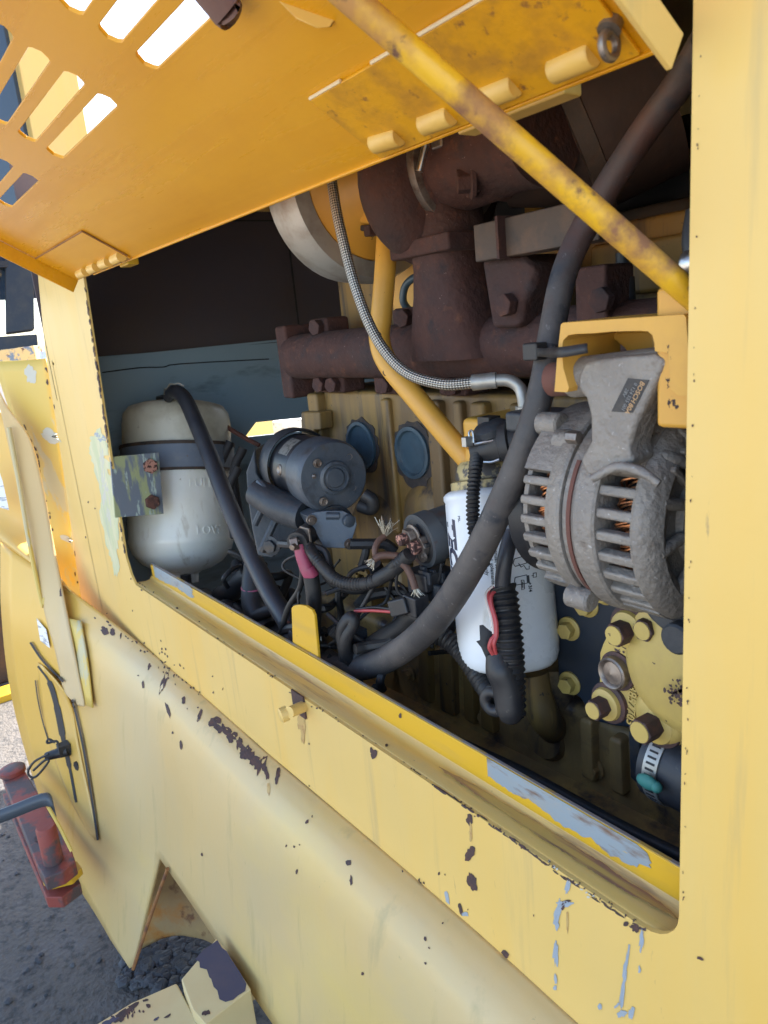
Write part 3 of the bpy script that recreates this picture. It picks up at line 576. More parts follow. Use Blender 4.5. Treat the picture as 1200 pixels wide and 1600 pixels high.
# --- firewall, liners, roof
XF = -1.99
ey = pp(436, 535, X=XF); zt = pp(150, 556, X=XF).z; zt2 = ey.z
outl = [(-0.0, 0.35), (1.3, 0.35), (1.3, zt2 + 0.02), (ey.y, zt2), (0.0, zt)]
h1 = pp(383, 683, X=XF); h2 = pp(400, 660, X=XF); h3 = pp(480, 652, X=XF); h4 = pp(484, 672, X=XF)
mb = MB(); mb.plate(outl, [[(h1.y, h1.z), (h4.y, h4.z), (h3.y, h3.z), (h2.y, h2.z)]], V((XF, 0, 0)), V((0, 1, 0)), V((0, 0, 1)), V((-0.006, 0, 0)))
build('firewall', mb, M['bulk'], body, smooth=30, bevel=0.001)
fw = body.children[-1]
mb = MB(); q0, q1, q2 = pp(160, 582, X=XF + .0012), pp(255, 570, X=XF + .0012), pp(420, 561, X=XF + .0012); mb.tube([q0, lin(q0, q1, .6), q1 + V((0, 0, -.006)), lin(q1, q2, .15), q2], .0018, 6, 3); build('panel_seam', mb, M['dark'], fw)
mb = MB(); mb.box(V((XF + .004, .5, lin(zt, zt2, .9) + .004)), .012, 1.0, .006); build('top_fold', mb, M['bulk'], fw)
mb = MB(); mb.plate([(-0.0, zt - 0.1), (1.3, zt - 0.1), (1.3, 2.0), (-0.0, 2.0)], [], V((XF - 0.03, 0, 0)), V((0, 1, 0)), V((0, 0, 1)), V((-0.006, 0, 0))); ins = build('insulation_board', mb, M['insul'], body)
mb = MB(); sx = XF - 0.0285
mb.box(pp(462, 470, X=sx), 0.004, 0.004, 0.5); mb.box(V((sx, 0.5, pp(420, 345, X=sx).z)), 0.004, 1.0, 0.004); build('board_seam', mb, M['dark'], ins)
mb = MB(); mb.box((-0.75, 0.665, 1.905), 2.6, 1.31, 0.012); mb.box((-0.75, 0.011, 1.888), 2.6, 0.008, 0.045); build('hood_roof', mb, M['flank'], body)
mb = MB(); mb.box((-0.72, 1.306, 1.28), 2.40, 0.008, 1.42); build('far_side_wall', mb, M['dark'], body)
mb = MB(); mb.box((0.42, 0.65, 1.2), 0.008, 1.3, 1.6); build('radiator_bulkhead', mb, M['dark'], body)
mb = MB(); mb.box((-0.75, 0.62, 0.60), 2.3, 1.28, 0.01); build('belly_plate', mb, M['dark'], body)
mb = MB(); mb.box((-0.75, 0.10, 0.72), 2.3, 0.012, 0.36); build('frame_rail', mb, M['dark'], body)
mb = MB(); mb.box((-2.45, 0.62, 0.70), 0.9, 0.8, 0.50); build('centre_frame', mb, M['flank'], body, bevel=0.01)
# far-side sunlit deck glimpsed through the firewall gap
dk = pp(405, 668, X=-2.55)
mb = MB(); mb.box(V((-2.9, dk.y + 0.38, dk.z - 0.07)), 0.9, 1.1, 0.02); build('far_deck', mb, M['deckyellow'], body)
y0_, y1_ = pp(441, 664, X=-2.44).y, pp(482, 664, X=-2.44).y; zc_ = pp(462, 664, X=-2.44).z
mb = MB(); mb.box(V((-2.48, (y0_ + y1_) / 2, zc_ - 0.055)), 0.08, y1_ - y0_, 0.15); build('far_box', mb, M['whitelabel'], body, bevel=0.004)
# --- cab behind the panel
cabx = -2.75
def CY(px, py): q = pp(px, py, X=cabx); return (q.y, q.z)
pr = CY(133, 180)[0]
mb = MB(); mb.box((cabx - 0.05, pr - 0.09, 2.35), 0.1, 0.18, 1.7); mb.box((cabx - 0.05, -0.4, 3.2), 0.1, 1.6, 0.2)
cabp = build('cab_pillar', mb, M['cream'], body, bevel=0.008)
mb = MB(); mb.box((cabx - 0.06, pr - 0.18 - 0.5, 2.45), 0.012, 1.0, 1.4); build('cab_window', mb, M['glass'], body)
mb = MB(); mb.box((cabx - 0.6, pr - 0.55, 3.32), 1.3, 1.2, 0.06); build('cab_roof', mb, M['cream'], body, bevel=0.01)
mb = MB(); mb.box((cabx - 0.04, pr - 0.40, 1.86), 0.05, 0.34, 0.02); build('window_seal', mb, M['black'], body)
# rail with peeling paint and black box standing on it, left of the pillar
a = pp(-20, 556, z=2.35); b = pp(66, 545, z=2.35)
ux = (b - a).normalized()
mb = MB(); mb.box((a + b) / 2 + V((0, 0, -0.018)), (b - a).length, 0.12, 0.058, (ux, ux.cross(V((0, 0, 1))).normalized(), V((0, 0, 1)))); build('peeling_rail', mb, M['peel'], body, bevel=0.002)
box1 = thing('battery_box', 'black box with wrinkled sides standing on the peeling yellow rail', 'box', pp(25, 530, z=2.4))
mb = MB(); e = [pp(7, 360, z=2.42), pp(52, 400, z=2.42), pp(54, 516, z=2.42), pp(9, 522, z=2.42)]; mb.prism(e, V((-0.12, 0.02, 0))); build('case', mb, M['black'], box1, bevel=0.006)
mb = MB(); e = [pp(-20, 527, z=2.38), pp(58, 522, z=2.38), pp(60, 544, z=2.38), pp(-20, 550, z=2.38)]; mb.prism(e, V((-0.12, 0.02, 0))); build('base', mb, M['black'], box1, bevel=0.004)
# --- step bracket at the foot of the picture
def quadbox(name, px, Zt, h, m, par=None, bev=0.004):
    P = [pp(a, b, Z=Zt) for a, b in px]; q = MB(); q.prism(P, V((0, 0, -h))); return build(name, q, m, par or body, bevel=bev)
s1 = quadbox('step_bracket', [(283, 1530), (338, 1466), (352, 1483), (392, 1545), (322, 1600), (300, 1575)], 0.52, 0.10, M['stepcream'])
s2 = quadbox('step_tread', [(130, 1612), (205, 1566), (276, 1535), (303, 1585), (330, 1640), (180, 1680)], 0.495, 0.03, M['stepcream'])
hc_ = pp(345, 1540, Z=0.47)
mb = MB(); mb.box((hc_.x, (hc_.y + 0.06) / 2 + .02, 0.45), 0.06, 0.06 - hc_.y + .02, 0.04); mb.box((hc_.x, 0.07, 0.53), 0.06, 0.02, 0.2); build('step_hanger', mb, M['stepcream'], body, bevel=.003)
hitmb = MB(); 
for px_, Z_ in ((((283, 1530), (338, 1466), (352, 1483), (392, 1545), (322, 1600), (300, 1575)), 0.52), (((130, 1612), (205, 1566), (276, 1535), (303, 1585), (330, 1640), (180, 1680)), 0.495)):
    P = [pp(a, b, Z=Z_) for a, b in px_]; hitmb.add(P, [tuple(range(len(P)))])
hitreg(hitmb)
# ------------------------------------------------------------------ articulation lock bar, handle
lk = thing('lock_bar', 'worn red steel lock bar with a pin lying beside the yellow flank', 'lock bar', pp(60, 1290, Z=0.40))
P = [pp(a, b, Z=0.42) for a, b in ((2, 1212), (10, 1202), (30, 1198), (40, 1206), (112, 1328), (118, 1346), (98, 1362), (70, 1372), (58, 1352))]
mb = MB(); mb.prism(P, V((0, 0, -0.035))); build('bar', mb, M['redsteel'], lk, bevel=0.003)
mb = MB(); mb.lathe(pp(20, 1207, Z=0.421), V((0, 0, 1)), [(0, .035), (.012, .035), (.015, .03)], 24); build('boss', mb, M['redsteel'], lk)
mb = MB(); mb.lathe(pp(84, 1345, Z=0.42), V((0, 0, 1)), [(0, .022), (.09, .022), (.094, .019)], 20); build('pin', mb, M['redsteel'], lk)
mb = MB(); mb.lathe(pp(66, 1308, Z=0.4205), V((0, 0, 1)), [(0, .018), (.002, .018)], 20); build('pin_hole', mb, M['chip'], lk)
P = [pp(a, b, Z=0.375) for a, b in ((66, 1374), (80, 1380), (112, 1372), (128, 1356), (120, 1345), (60, 1350))]
mb = MB(); mb.prism(P, V((0, 0, -0.018))); build('saddle', mb, M['lip'], lk, bevel=0.002)
P = [pp(a, b, Z=0.345) for a, b in ((4, 1240), (72, 1402), (96, 1402), (126, 1380), (112, 1350), (40, 1230))]
mb = MB(); mb.prism(P, V((0, 0, -0.03))); build('lower_bar', mb, M['redsteel'], lk, bevel=0.003)
hd = thing('grab_handle', 'flat blue grey grab handle with a bent end over the red bar', 'handle', pp(40, 1262, z=1.72))
mb = MB(); rows = []
for (a, b, z_) in ((-30, 1286, 1.66), (20, 1268, 1.68), (66, 1250, 1.70), (80, 1252, 1.705), (86, 1266, 1.71), (90, 1282, 1.715)):
    t = pp(a, b, z=z_); rows.append([t + V((0, 0, 0.014)), t + V((0.002, -0.004, -0.016))])
mb.grid(rows, 3); build('strap', mb, M['greysteel'], hd, thick=0.008)
mb = MB(); mb.tube([pp(76, 1262, z=1.70), pp(92, 1290, z=1.69), pp(112, 1330, z=1.68)], 0.004, 8, 3); build('stay', mb, M['strip'], hd)
# far machine parts lit by the sun at the left edge
fr = thing('front_frame', 'brown shaded frame with a sunlit yellow cross beam beyond the loader flank', 'machine frame', pp(5, 1060, z=3.6))
mb = MB(); f0 = pp(-30, 980, z=3.9); mb.box((f0.x, f0.y, 0.45), 0.7, 0.3, 0.9); build('frame_plate', mb, M['rustplate'], fr, bevel=0.01)
mb = MB(); mb.box(pp(-10, 1092, z=3.5), 0.12, 0.9, 0.05); build('cross_beam', mb, M['lip'], fr, bevel=0.006)
# ------------------------------------------------------------------ chips, scrapes and stains (thin flakes on the body)
BV = BVHTree.FromPolygons([tuple(v) for v in hit_v], hit_f)
chips = {}
rc = random.Random(11)
def chip(px, py, w_, h_, ang=0.0, m='chip', jag=0.35, n=None, halo=False):
    n = n or max(8, int((w_ + h_) * 0.55)); n = min(n, 40)
    ca, sa = math.cos(math.radians(ang)), math.sin(math.radians(ang)); P = []
    ph = [rc.uniform(0, 6.28) for _ in range(3)]
    for i in range(n):
        t = 2 * math.pi * i / n
        k = 1 + jag * (0.5 * math.sin(2 * t + ph[0]) + 0.3 * math.sin(5 * t + ph[1])) + rc.uniform(-jag, jag) * 0.45
        x = math.cos(t) * w_ / 2 * k; y = math.sin(t) * h_ / 2 * k
        a, _ = cast(px + x * ca - y * sa, py + x * sa + y * ca, rc.uniform(0.00012, 0.00028) if halo else rc.uniform(0.0004, 0.0009))
        if a is None: return
        P.append(a)
    c, _ = cast(px, py, 0.0002 if halo else 0.0006)
    if c is None: return
    if max((p - c).length for p in P) > 2.6 * max(w_, h_) / FPX * (c - CAM).length: return
    q = chips.setdefault(m, MB()); q.add(P + [c], [(i, (i + 1) % n, n) for i in range(n)])
def cluster(px, py, w_, h_, n, smin, smax, m='chip', ang=0, el=1.6):
    for i in range(n): chip(px + rc.gauss(0, w_ / 2), py + rc.gauss(0, h_ / 2), rc.uniform(smin, smax), rc.uniform(smin, smax) * el, ang + rc.uniform(-25, 25), m)
def along(pts, n, smin, smax, m='chip', spread=2.0, el=1.5):
    P = catmull([V((a, b, 0)) for a, b in pts], 20)
    for i in range(n):
        k = rc.random() * (len(P) - 1); a = int(k); p = P[a] + (P[min(a + 1, len(P) - 1)] - P[a]) * (k - a)
        d = P[min(a + 1, len(P) - 1)] - P[max(a - 1, 0)]
        chip(p.x + rc.gauss(0, spread), p.y + rc.gauss(0, spread), rc.uniform(smin, smax) * el, rc.uniform(smin, smax), math.degrees(math.atan2(d.y, d.x)), m)
# named flakes measured on the photograph
for (a, b, w_, h_, g_) in ((734, 1280, 10, 18, -20), (735, 1333, 14, 22, 20), (738, 1378, 13, 30, -8), (434, 1212, 8, 24, 10), (585, 1178, 9, 14, 0), (464, 1362, 4, 8, 20), (545, 1348, 8, 10, 0), (549, 1376, 5, 14, 0),
                            (720, 1420, 6, 20, -10), (665, 1467, 4, 8, 0), (665, 1505, 3, 5, 0), (567, 1521, 4, 6, 0), (287, 1094, 7, 11, 10), (256, 1066, 8, 34, 15), (283, 1164, 5, 14, 0), (270, 1145, 3, 5, 0), (263, 1110, 5, 24, -14),
                            (312, 1118, 6, 18, 20), (233, 1042, 4, 12, 20), (224, 1070, 4, 14, 0), (790, 1490, 8, 16, -40), (316, 1335, 3, 6, 0), (1095, 1497, 10, 6, 30), (460, 1323, 3, 4, 0), (480, 1284, 5, 7, 40), (628, 1105, 6, 9, 0), (626, 1118, 5, 8, 0),
                            (164, 986, 16, 10, 30), (176, 988, 10, 9, 60), (189, 993, 3, 9, 10), (581, 1172, 6, 10, 0), (604, 1165, 4, 6, 0)):
    chip(a, b, w_, h_, g_)
for (a, b, w_, h_, g_) in ((336, 1128, 16, 18, 20), (348, 1140, 22, 18, 40), (362, 1152, 20, 14, 40), (374, 1160, 8, 20, 0), (384, 1176, 16, 22, 20), (396, 1186, 18, 22, 30), (408, 1196, 14, 28, 10), (416, 1206, 8, 22, -10), (380, 1170, 22, 12, 45)): chip(a, b, w_, h_, g_, jag=0.6)
cluster(262, 1030, 24, 32, 13, 1.3, 3.2); cluster(274, 1052, 18, 16, 10, 1.3, 3.0); cluster(240, 1020, 40, 40, 7, 1.3, 3); cluster(310, 1095, 60, 60, 7, 1.3, 3)
cluster(470, 1270, 160, 120, 5, 1.5, 2.6); cluster(650, 1400, 200, 160, 5, 1.5, 2.6); cluster(660, 1370, 40, 14, 6, 2, 3.4); cluster(200, 950, 40, 60, 4, 1.3, 2.6); cluster(135, 850, 40, 120, 4, 1.3, 2.4)
along([(215, 912), (320, 983), (435, 1062)], 16, 1.2, 3.0, spread=1.6); along([(430, 1066), (600, 1172), (760, 1283), (900, 1380), (1015, 1452)], 60, 1.2, 3.2, spread=1.5)
along([(650, 1208), (760, 1283), (840, 1340), (930, 1403), (1000, 1448)], 46, 1.6, 3.2, spread=1.0, el=6); along([(980, 1448), (1015, 1458)], 8, 4, 9, spread=3)
along([(850, 1345), (900, 1382), (950, 1415)], 10, 2, 4, 'chippale', 2)
re_ = [proj((lin(tr[0], br[0], t) + 0.004, 0, lin(1.69, ZB + .04, t))) for t in (0, .25, .5, .75, 1)]
along(re_, 34, 0.9, 2.6, spread=0.8, el=2.2)
le_ = [proj((lin(tl[0], bl[0] - .004, t) - 0.003, 0, lin(1.68, ZB + .06, t))) for t in (0, .25, .5, .75, 1)]
along(le_, 60, 1.0, 2.6, spread=0.5, el=4.5); along(le_[1:3], 30, 1.2, 2.6, spread=0.6, el=4)
along([(150, 965), (230, 1018), (310, 1082)], 20, 1.5, 3.5, spread=2); along([(70, 560), (84, 640), (105, 780), (126, 940)], 26, 1.5, 4, spread=1, el=2.2)
along([(36, 664), (56, 706), (64, 745)], 16, 2, 4.5, spread=1.2, el=2.4); along([(66, 750), (82, 835)], 7, 1.5, 3.5, spread=1.2, el=2)
chip(102, 918, 14, 6, -10); chip(96, 925, 6, 14, 0); chip(104, 842, 24, 8, 20, 'chippale'); chip(110, 846, 6, 5, 0)
chip(80, 682, 30, 20, 20, 'chippale'); chip(64, 724, 12, 14, 0, 'chippale'); chip(48, 585, 18, 26, 0, 'chippale')
# blue and pale scrapes on the right of the panel
for (a, b, w_, h_, g_) in ((888, 1384, 7, 26, 8), (884, 1412, 24, 9, -10), (872, 1425, 8, 40, 15), (870, 1440, 9, 22, 0), (869, 1490, 7, 44, 3), (869, 1530, 5, 14, 0), (868, 1543, 5, 9, 0), (976, 1530, 8, 78, 8), (972, 1584, 14, 12, 30), (987, 1582, 7, 22, 10), (1003, 1468, 6, 34, 8), (1000, 1514, 5, 10, 0), (938, 1572, 5, 14, 0), (965, 1570, 5, 10, 40), (727, 1428, 10, 9, 0), (699, 1402, 7, 16, -20)):
    chip(a, b, w_, h_, g_, 'chipblue', 0.55)
chip(886, 1408, 12, 5, -10); chip(880, 1416, 6, 12, 20)
# scraped undercoat beside the tank bracket
for (a, b, w_, h_, g_) in ((158, 712, 26, 60, -8), (166, 760, 24, 90, -10), (172, 815, 24, 100, -8), (178, 866, 14, 60, -8), (152, 690, 24, 34, 0)): chip(a, b, w_, h_, g_, 'chipgreen', 0.4)
for (a, b, w_, h_) in ((163, 760, 8, 60), (160, 720, 6, 40), (170, 790, 7, 50)): chip(a, b, w_, h_, -6, 'chippale', 0.6)
chip(158, 684, 20, 12, 20, 'chipblue')
for (a, b, w_, h_, g_) in ((474, 1140, 7, 46, 4), (470, 1128, 12, 22, 0), (736, 1300, 5, 26, 0), (887, 1440, 4, 30, 0), (420, 1232, 5, 22, 0)): chip(a, b, w_, h_, g_, 'halo', 0.3)
# lip: primer patches
def lippatch(pxs, m='bluegrey'):
    P = []
    for a, b in pxs:
        c = pp(a, b, Y=0.0409); P.append(c)
    q = chips.setdefault(m, MB()); q.prism(P, V((0, 0.0004, 0)))
def lipstrip(xa, xb, m, seed, lo=0.25):
    """patch on the lip face between two world X, ragged lower edge"""
    r2 = random.Random(seed); n = 60; zt_ = ZB + 0.005 + zl - 0.001; P = []; wv = lo + .12; sg = 1 if xb > xa else -1
    for i in range(n + 1): P.append(V((xa + (xb - xa) * i / n, 0.0408, zt_)))
    for k_ in range(7): P.append(V((xb + sg * r2.uniform(.002, .016), 0.0408, zt_ - zl * (.08 + .075 * k_))))
    for i in range(n, -1, -1):
        wv += r2.uniform(-.05, .05) + (lo + .16 - wv) * .12
        P.append(V((xa + (xb - xa) * i / n, 0.0408, ZB + 0.007 + zl * max(0.02, wv + r2.uniform(-.025, .025) + (.25 * max(0, i / n - .75))))))
    q = chips.setdefault(m, MB()); q.prism(P, V((0, 0.0004, 0)))
lipstrip(pp(763, 1220, Y=0.041).x, pp(995, 1345, Y=0.041).x, 'bluegrey', 5, 0.02)
lipstrip(pp(243, 905, Y=0.041).x, pp(300, 935, Y=0.041).x, 'bluegrey', 8, 0.05)
# rust running along the gutter and worn top edge of the lip
def ledgestrip(xa, xb, y0, y1, m, seed):
    r2 = random.Random(seed); n = 90; P = []; z_ = ZB + 0.0016; wa = wb = 0.0
    for i in range(n + 1):
        wa += r2.uniform(-.0012, .0012) - wa * .15; e_n = (abs(i / n - .5) * 2) ** 4
        P.append(V((xa + (xb - xa) * i / n, y0 + .002 + wa + (y1 - y0) * .45 * e_n + r2.uniform(0, .0008), z_)))
    for i in range(n, -1, -1):
        wb += r2.uniform(-.0008, .0008) - wb * .2; e_n = (abs(i / n - .5) * 2) ** 4
        P.append(V((xa + (xb - xa) * i / n, y1 - .001 + wb - (y1 - y0) * .45 * e_n, z_)))
    q = chips.setdefault(m, MB()); q.prism(P, V((0, 0, 0.0004)))
ledgestrip(pp(690, 1215, Y=0.03).x, pp(1075, 1425, Y=0.03).x, 0.018, 0.036, 'ledgerust', 3)
mb = MB(); mb.box(V(((x0 + x1) / 2, 0.0437, ZB + 0.005 + zl + 0.0006)), x1 - x0 - 0.03, 0.0036, 0.001); build('lip_edge', mb, M['wornedge'], lip)
# notch rust, dark patch and wear on the step
for (a, b, w_, h_, g_) in ((243, 1385, 12, 60, 18), (232, 1430, 10, 60, 18), (220, 1478, 8, 50, 18)): chip(a - 6, b, w_ * .5, h_, g_, 'chiprust')
P = []
for a, b in ((306, 1498), (318, 1486), (339, 1468), (346, 1480), (354, 1487), (360, 1499), (372, 1515), (384, 1537), (382, 1548), (372, 1556), (364, 1561), (352, 1566), (344, 1560), (339, 1548), (333, 1541), (331, 1530), (326, 1526), (322, 1515), (313, 1511), (311, 1503)): P.append(pp(a + rc.uniform(-1.2, 1.2), b + rc.uniform(-1.2, 1.2), Z=0.5206))
q = chips.setdefault('chipnavy', MB()); q.prism(P, V((0, 0, -0.0004)))
for (a, b, w_, h_, g_) in ((299, 1553, 12, 9, 20), (310, 1592, 22, 10, -35), (322, 1583, 14, 8, -30), (290, 1546, 4, 7, 0), (372, 1560, 8, 6, -30), (205, 1575, 22, 9, -30), (190, 1588, 26, 12, -30), (170, 1598, 26, 10, -30), (232, 1572, 8, 6, 0), (228, 1563, 8, 5, 0), (262, 1588, 12, 4, -25), (245, 1592, 10, 4, -25)): chip(a, b, w_, h_, g_, 'chipnavy' if b > 1590 else 'chip', 0.5)
cluster(200, 1580, 40, 14, 14, 2, 5)
for k, q in chips.items():
    o = build('paint_chips', q, M[k], body, smooth=0); o['kind'] = 'stuff'
# ================================================================== HOOD DOOR (open, hinged along the top of the opening)
HL = pp(122, 438, Y=-0.020); HR = pp(1056, 66, Y=-0.020)
du = (HR - HL).normalized(); DL = (HR - HL).length
ang = math.radians(31.0)
dv = V((0, -math.cos(ang), math.sin(ang))); dv = (dv - du * dv.dot(du)).normalized()
dn = du.cross(dv).normalized()
if dn.z < 0: dn = -dn
def duv(px, py):
    r = ray(px, py); t = (HL - CAM).dot(dn) / r.dot(dn); q = CAM + r * t - HL; return q.dot(du), q.dot(dv)
def D(u, v, h=0.0): return HL + du * u + dv * v + dn * h        # h > 0 towards the sky side
door = thing('hood_door', 'orange yellow slotted hood door propped open above the engine bay', 'hood door', HL)
DV = 0.60
holes = []
wd = 0.0195
for ua, ub in ((0.035, 0.125), (0.246, 0.445), (0.565, 0.788), (0.888, 1.11)):
    for k in range(9):
        v0 = 0.1825 + 0.0325 * k; r = wd / 2; c = 0.006
        if ua < 0.1 and k < 0: continue
        holes.append([(ua + c, v0 - r), (ub - c, v0 - r), (ub - c * .3, v0 - r + c * .45), (ub + 0.002, v0), (ub - c * .3, v0 + r - c * .45), (ub - c, v0 + r), (ua + c, v0 + r), (ua + c * .3, v0 + r - c * .45), (ua - 0.002, v0), (ua + c * .3, v0 - r + c * .45)])
mb = MB(); mb.plate([(0, 0), (DL, 0), (DL, DV), (0, DV)], holes, HL, du, dv, dn * 0.004)
build('panel', mb, M['door'], door, smooth=30, bevel=0.0008)
mb = MB(); fl = 0.026
mb.prism([D(0.0, 0.0, -0.0005), D(0, DV, -0.0005), D(0, DV, -fl), D(0, 0.0, -fl)], du * 0.003); build('end_flange', mb, M['door'], door, bevel=0.001)
mb = MB(); mb.prism([D(DL, 0.0, 0.004), D(DL, DV, 0.004), D(DL, DV, -0.019), D(DL, 0.0, -0.019)], du * 0.004); build('end_flange', mb, M['cream'], door, bevel=0.001)
mb = MB(); mb.prism([D(0.11, -0.001, 0.004), D(DL - 0.01, -0.001, 0.004), D(DL - 0.01, -0.001, -0.0025), D(0.11, -0.001, -0.0025)], dv * 0.003); build('edge_fold', mb, M['door'], door, bevel=0.001)
# hinge doublers
u1, v1 = duv(487, 152); v1 = max(v1, 0.06)
mb = MB(); mb.prism([D(u1, 0.004, -0.0005), D(DL - 0.02, 0.004, -0.0005), D(DL - 0.02, v1, -0.0005), D(u1, v1, -0.0005)], -dn * 0.003); hp = build('hinge_plate', mb, M['doorrust'], door, bevel=0.0008)
mb = MB()
for a, b in ((0.0, 0.045), (0.085, DL - 0.06 - u1)): mb.tube([D(u1 + a, v1 + 0.001, -0.002), D(u1 + b, v1 + 0.001, -0.002)], 0.0015, 6, 1)
build('weld_line', mb, M['weld'], hp)
u2, v2 = duv(70, 395); u3, v3 = duv(130, 360)
mb = MB(); mb.prism([D(0.012, 0.004, -0.0005), D(max(u3, 0.14), 0.004, -0.0005), D(max(u3, 0.14), v3, -0.0005), D(0.012, v3, -0.0005)], -dn * 0.003); hp2 = build('hinge_plate', mb, M['door'], door, bevel=0.0008)
mb = MB(); mb.tube([D(max(u3, 0.14), 0.01, -0.002), D(max(u3, 0.14), v3 + 0.001, -0.002), D(0.012, v3 + 0.001, -0.002)], 0.0014, 6, 1); build('weld_line', mb, M['chiprust'], hp2)
mb = MB(); mb.tube([D(duv(860, 0)[0], v1 + 0.0, -0.001), D(duv(955, 55)[0], 0.008, -0.001)], 0.0016, 6, 1); build('plate_edge', mb, M['chip'], hp)
for (a, b) in (((586, 219), (626, 207)), ((663, 189), (707, 173)), ((754, 147), (808, 126)), ((866, 104), (930, 76))):
    za = 0.009
    A = D(*duv(*a), -0.003); B = D(*duv(*b), -0.003)
    mb = MB(); mb.tube([A, A + (B - A) * 0.04, B - (B - A) * 0.04, B], [0.0075, 0.0085, 0.0085, 0.0075], 18, 1); build('hinge_knuckle', mb, M['knuckle'], door)
for a, b in (((126, 424), (136, 419)), ((143, 416), (153, 412)), ((161, 408), (172, 404)), ((180, 401), (192, 395))):
    A = D(*duv(*a), -0.006); B = D(*duv(*b), -0.006)
    mb = MB(); mb.tube([A, B], 0.0085, 12, 1); build('hinge_knuckle', mb, M['knuckle'], door)
mb = MB(); p0 = pp(201, 407, Y=0.005); mb.box(p0, 0.045, 0.02, 0.018); mb.box(pp(228, 390, Y=0.004), 0.10, 0.016, 0.008); build('hinge_leaf', mb, M['lip'], body, bevel=0.002)
mb = MB(); mb.box(pp(705, 268, Y=0.02) + V((0, 0, 0.045)), 0.10, 0.03, 0.012); mb.box(pp(805, 165, Y=0.01), 0.11, 0.02, 0.016); build('hinge_leaf', mb, M['knuckle'], body, bevel=0.002)
# hook eye on the door, right
hk = MB(); u4, v4 = duv(962, 42); c = D(u4, v4, -0.012); hk.torus(c, du, 0.0068, 0.0026, 20, 8); hk.lathe(D(u4, v4 + 0.004, 0), -dn, [(0, .007), (.006, .007)], 12); build('hook_eye', hk, M['oldsteel'], door)
# latch tongue and bumper near the top of the picture
t = [(410, -40), (430, 0), (462, 32), (492, 46), (518, 44), (528, 28), (520, 0), (500, -40)]
P = [pp(a, b, z=0.50) for a, b in t]; mb = MB(); mb.prism(P, dn * 0.012); build('latch_tongue', mb, M['knuckle'], door, bevel=0.004, bevseg=3)
mb = MB(); u5, v5 = duv(362, 2); e = pp(355, 16, z=0.505); mb.tube([D(u5 + 0.01, v5 + 0.05, -0.004), e + (D(u5, v5, -0.01) - e) * 0.15, e], [0.011, 0.012, 0.009], 14, 3); build('bumper', mb, M['haze'], door)
# ------------------------------------------------------------------ prop rod
rod = thing('prop_rod', 'yellow prop rod with rust patches holding the hood door up', 'prop rod', pp(1085, 468, Y=0.03))
A = pp(1120, 496, Y=0.035); B = pp(470, -70, z=0.42)
mb = MB(); mb.tube([A, A + (B - A) * 0.33, A + (B - A) * 0.66, B], 0.0086, 20, 6); build('shaft', mb, M['rod'], rod)
mb = MB(); mb.tube([B, B + V((0, -0.03, 0.03))], 0.011, 14, 1); build('end_hook', mb, M['rod'], rod)
# ================================================================== ENGINE
YB = 0.28
eng = thing('engine_block', 'grimy yellow diesel engine block with round blue core plugs behind the starter', 'engine', (-0.6, YB, 1.1))
XL = pp(488, 620, Y=YB).x; ZT = pp(600, 612, Y=YB).z
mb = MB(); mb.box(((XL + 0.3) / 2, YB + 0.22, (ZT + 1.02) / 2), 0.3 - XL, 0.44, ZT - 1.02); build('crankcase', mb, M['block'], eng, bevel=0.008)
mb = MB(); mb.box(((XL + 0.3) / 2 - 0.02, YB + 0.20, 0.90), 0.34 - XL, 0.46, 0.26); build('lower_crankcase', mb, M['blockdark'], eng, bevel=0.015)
# ribs and bosses on the block face
for (px, w_, z0, z1, dy) in ((508, 0.035, 1.26, ZT - 0.004, 0.02), (612, 0.022, 1.20, ZT - 0.01, 0.010), (690, 0.03, 1.18, ZT - 0.01, 0.016), (725, 0.02, 1.18, ZT - 0.01, 0.012), (760, 0.03, 1.15, ZT - 0.01, 0.016), (820, 0.03, 1.12, ZT - 0.01, 0.014)):
    x = pp(px, 690, Y=YB).x; mb = MB(); mb.box((x, YB - dy / 2 + 0.004, (z0 + z1) / 2), w_, dy + 0.008, z1 - z0); build('rib', mb, M['block'], eng, bevel=0.006, bevseg=3)
mb = MB(); mb.prism([pp(a, b, Y=YB) for a, b in ((490, 640), (520, 640), (522, 668), (512, 668), (508, 700), (492, 692))], V((0, -0.03, 0))); build('lug', mb, M['block'], eng, bevel=0.004)
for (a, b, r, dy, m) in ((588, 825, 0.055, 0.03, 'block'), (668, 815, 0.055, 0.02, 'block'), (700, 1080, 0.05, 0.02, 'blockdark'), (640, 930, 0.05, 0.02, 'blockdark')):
    c = pp(a, b, Y=YB); mb = MB(); mb.lathe(c + V((0, 0.01, 0)), V((0, -1, 0)), [(0, r * 1.3), (dy * .35, r * 1.2), (dy * .75, r * 1.02), (dy + .006, r * .8), (dy + 0.009, r * .5), (dy + .0095, 0)], 28); build('boss', mb, M[m], eng)
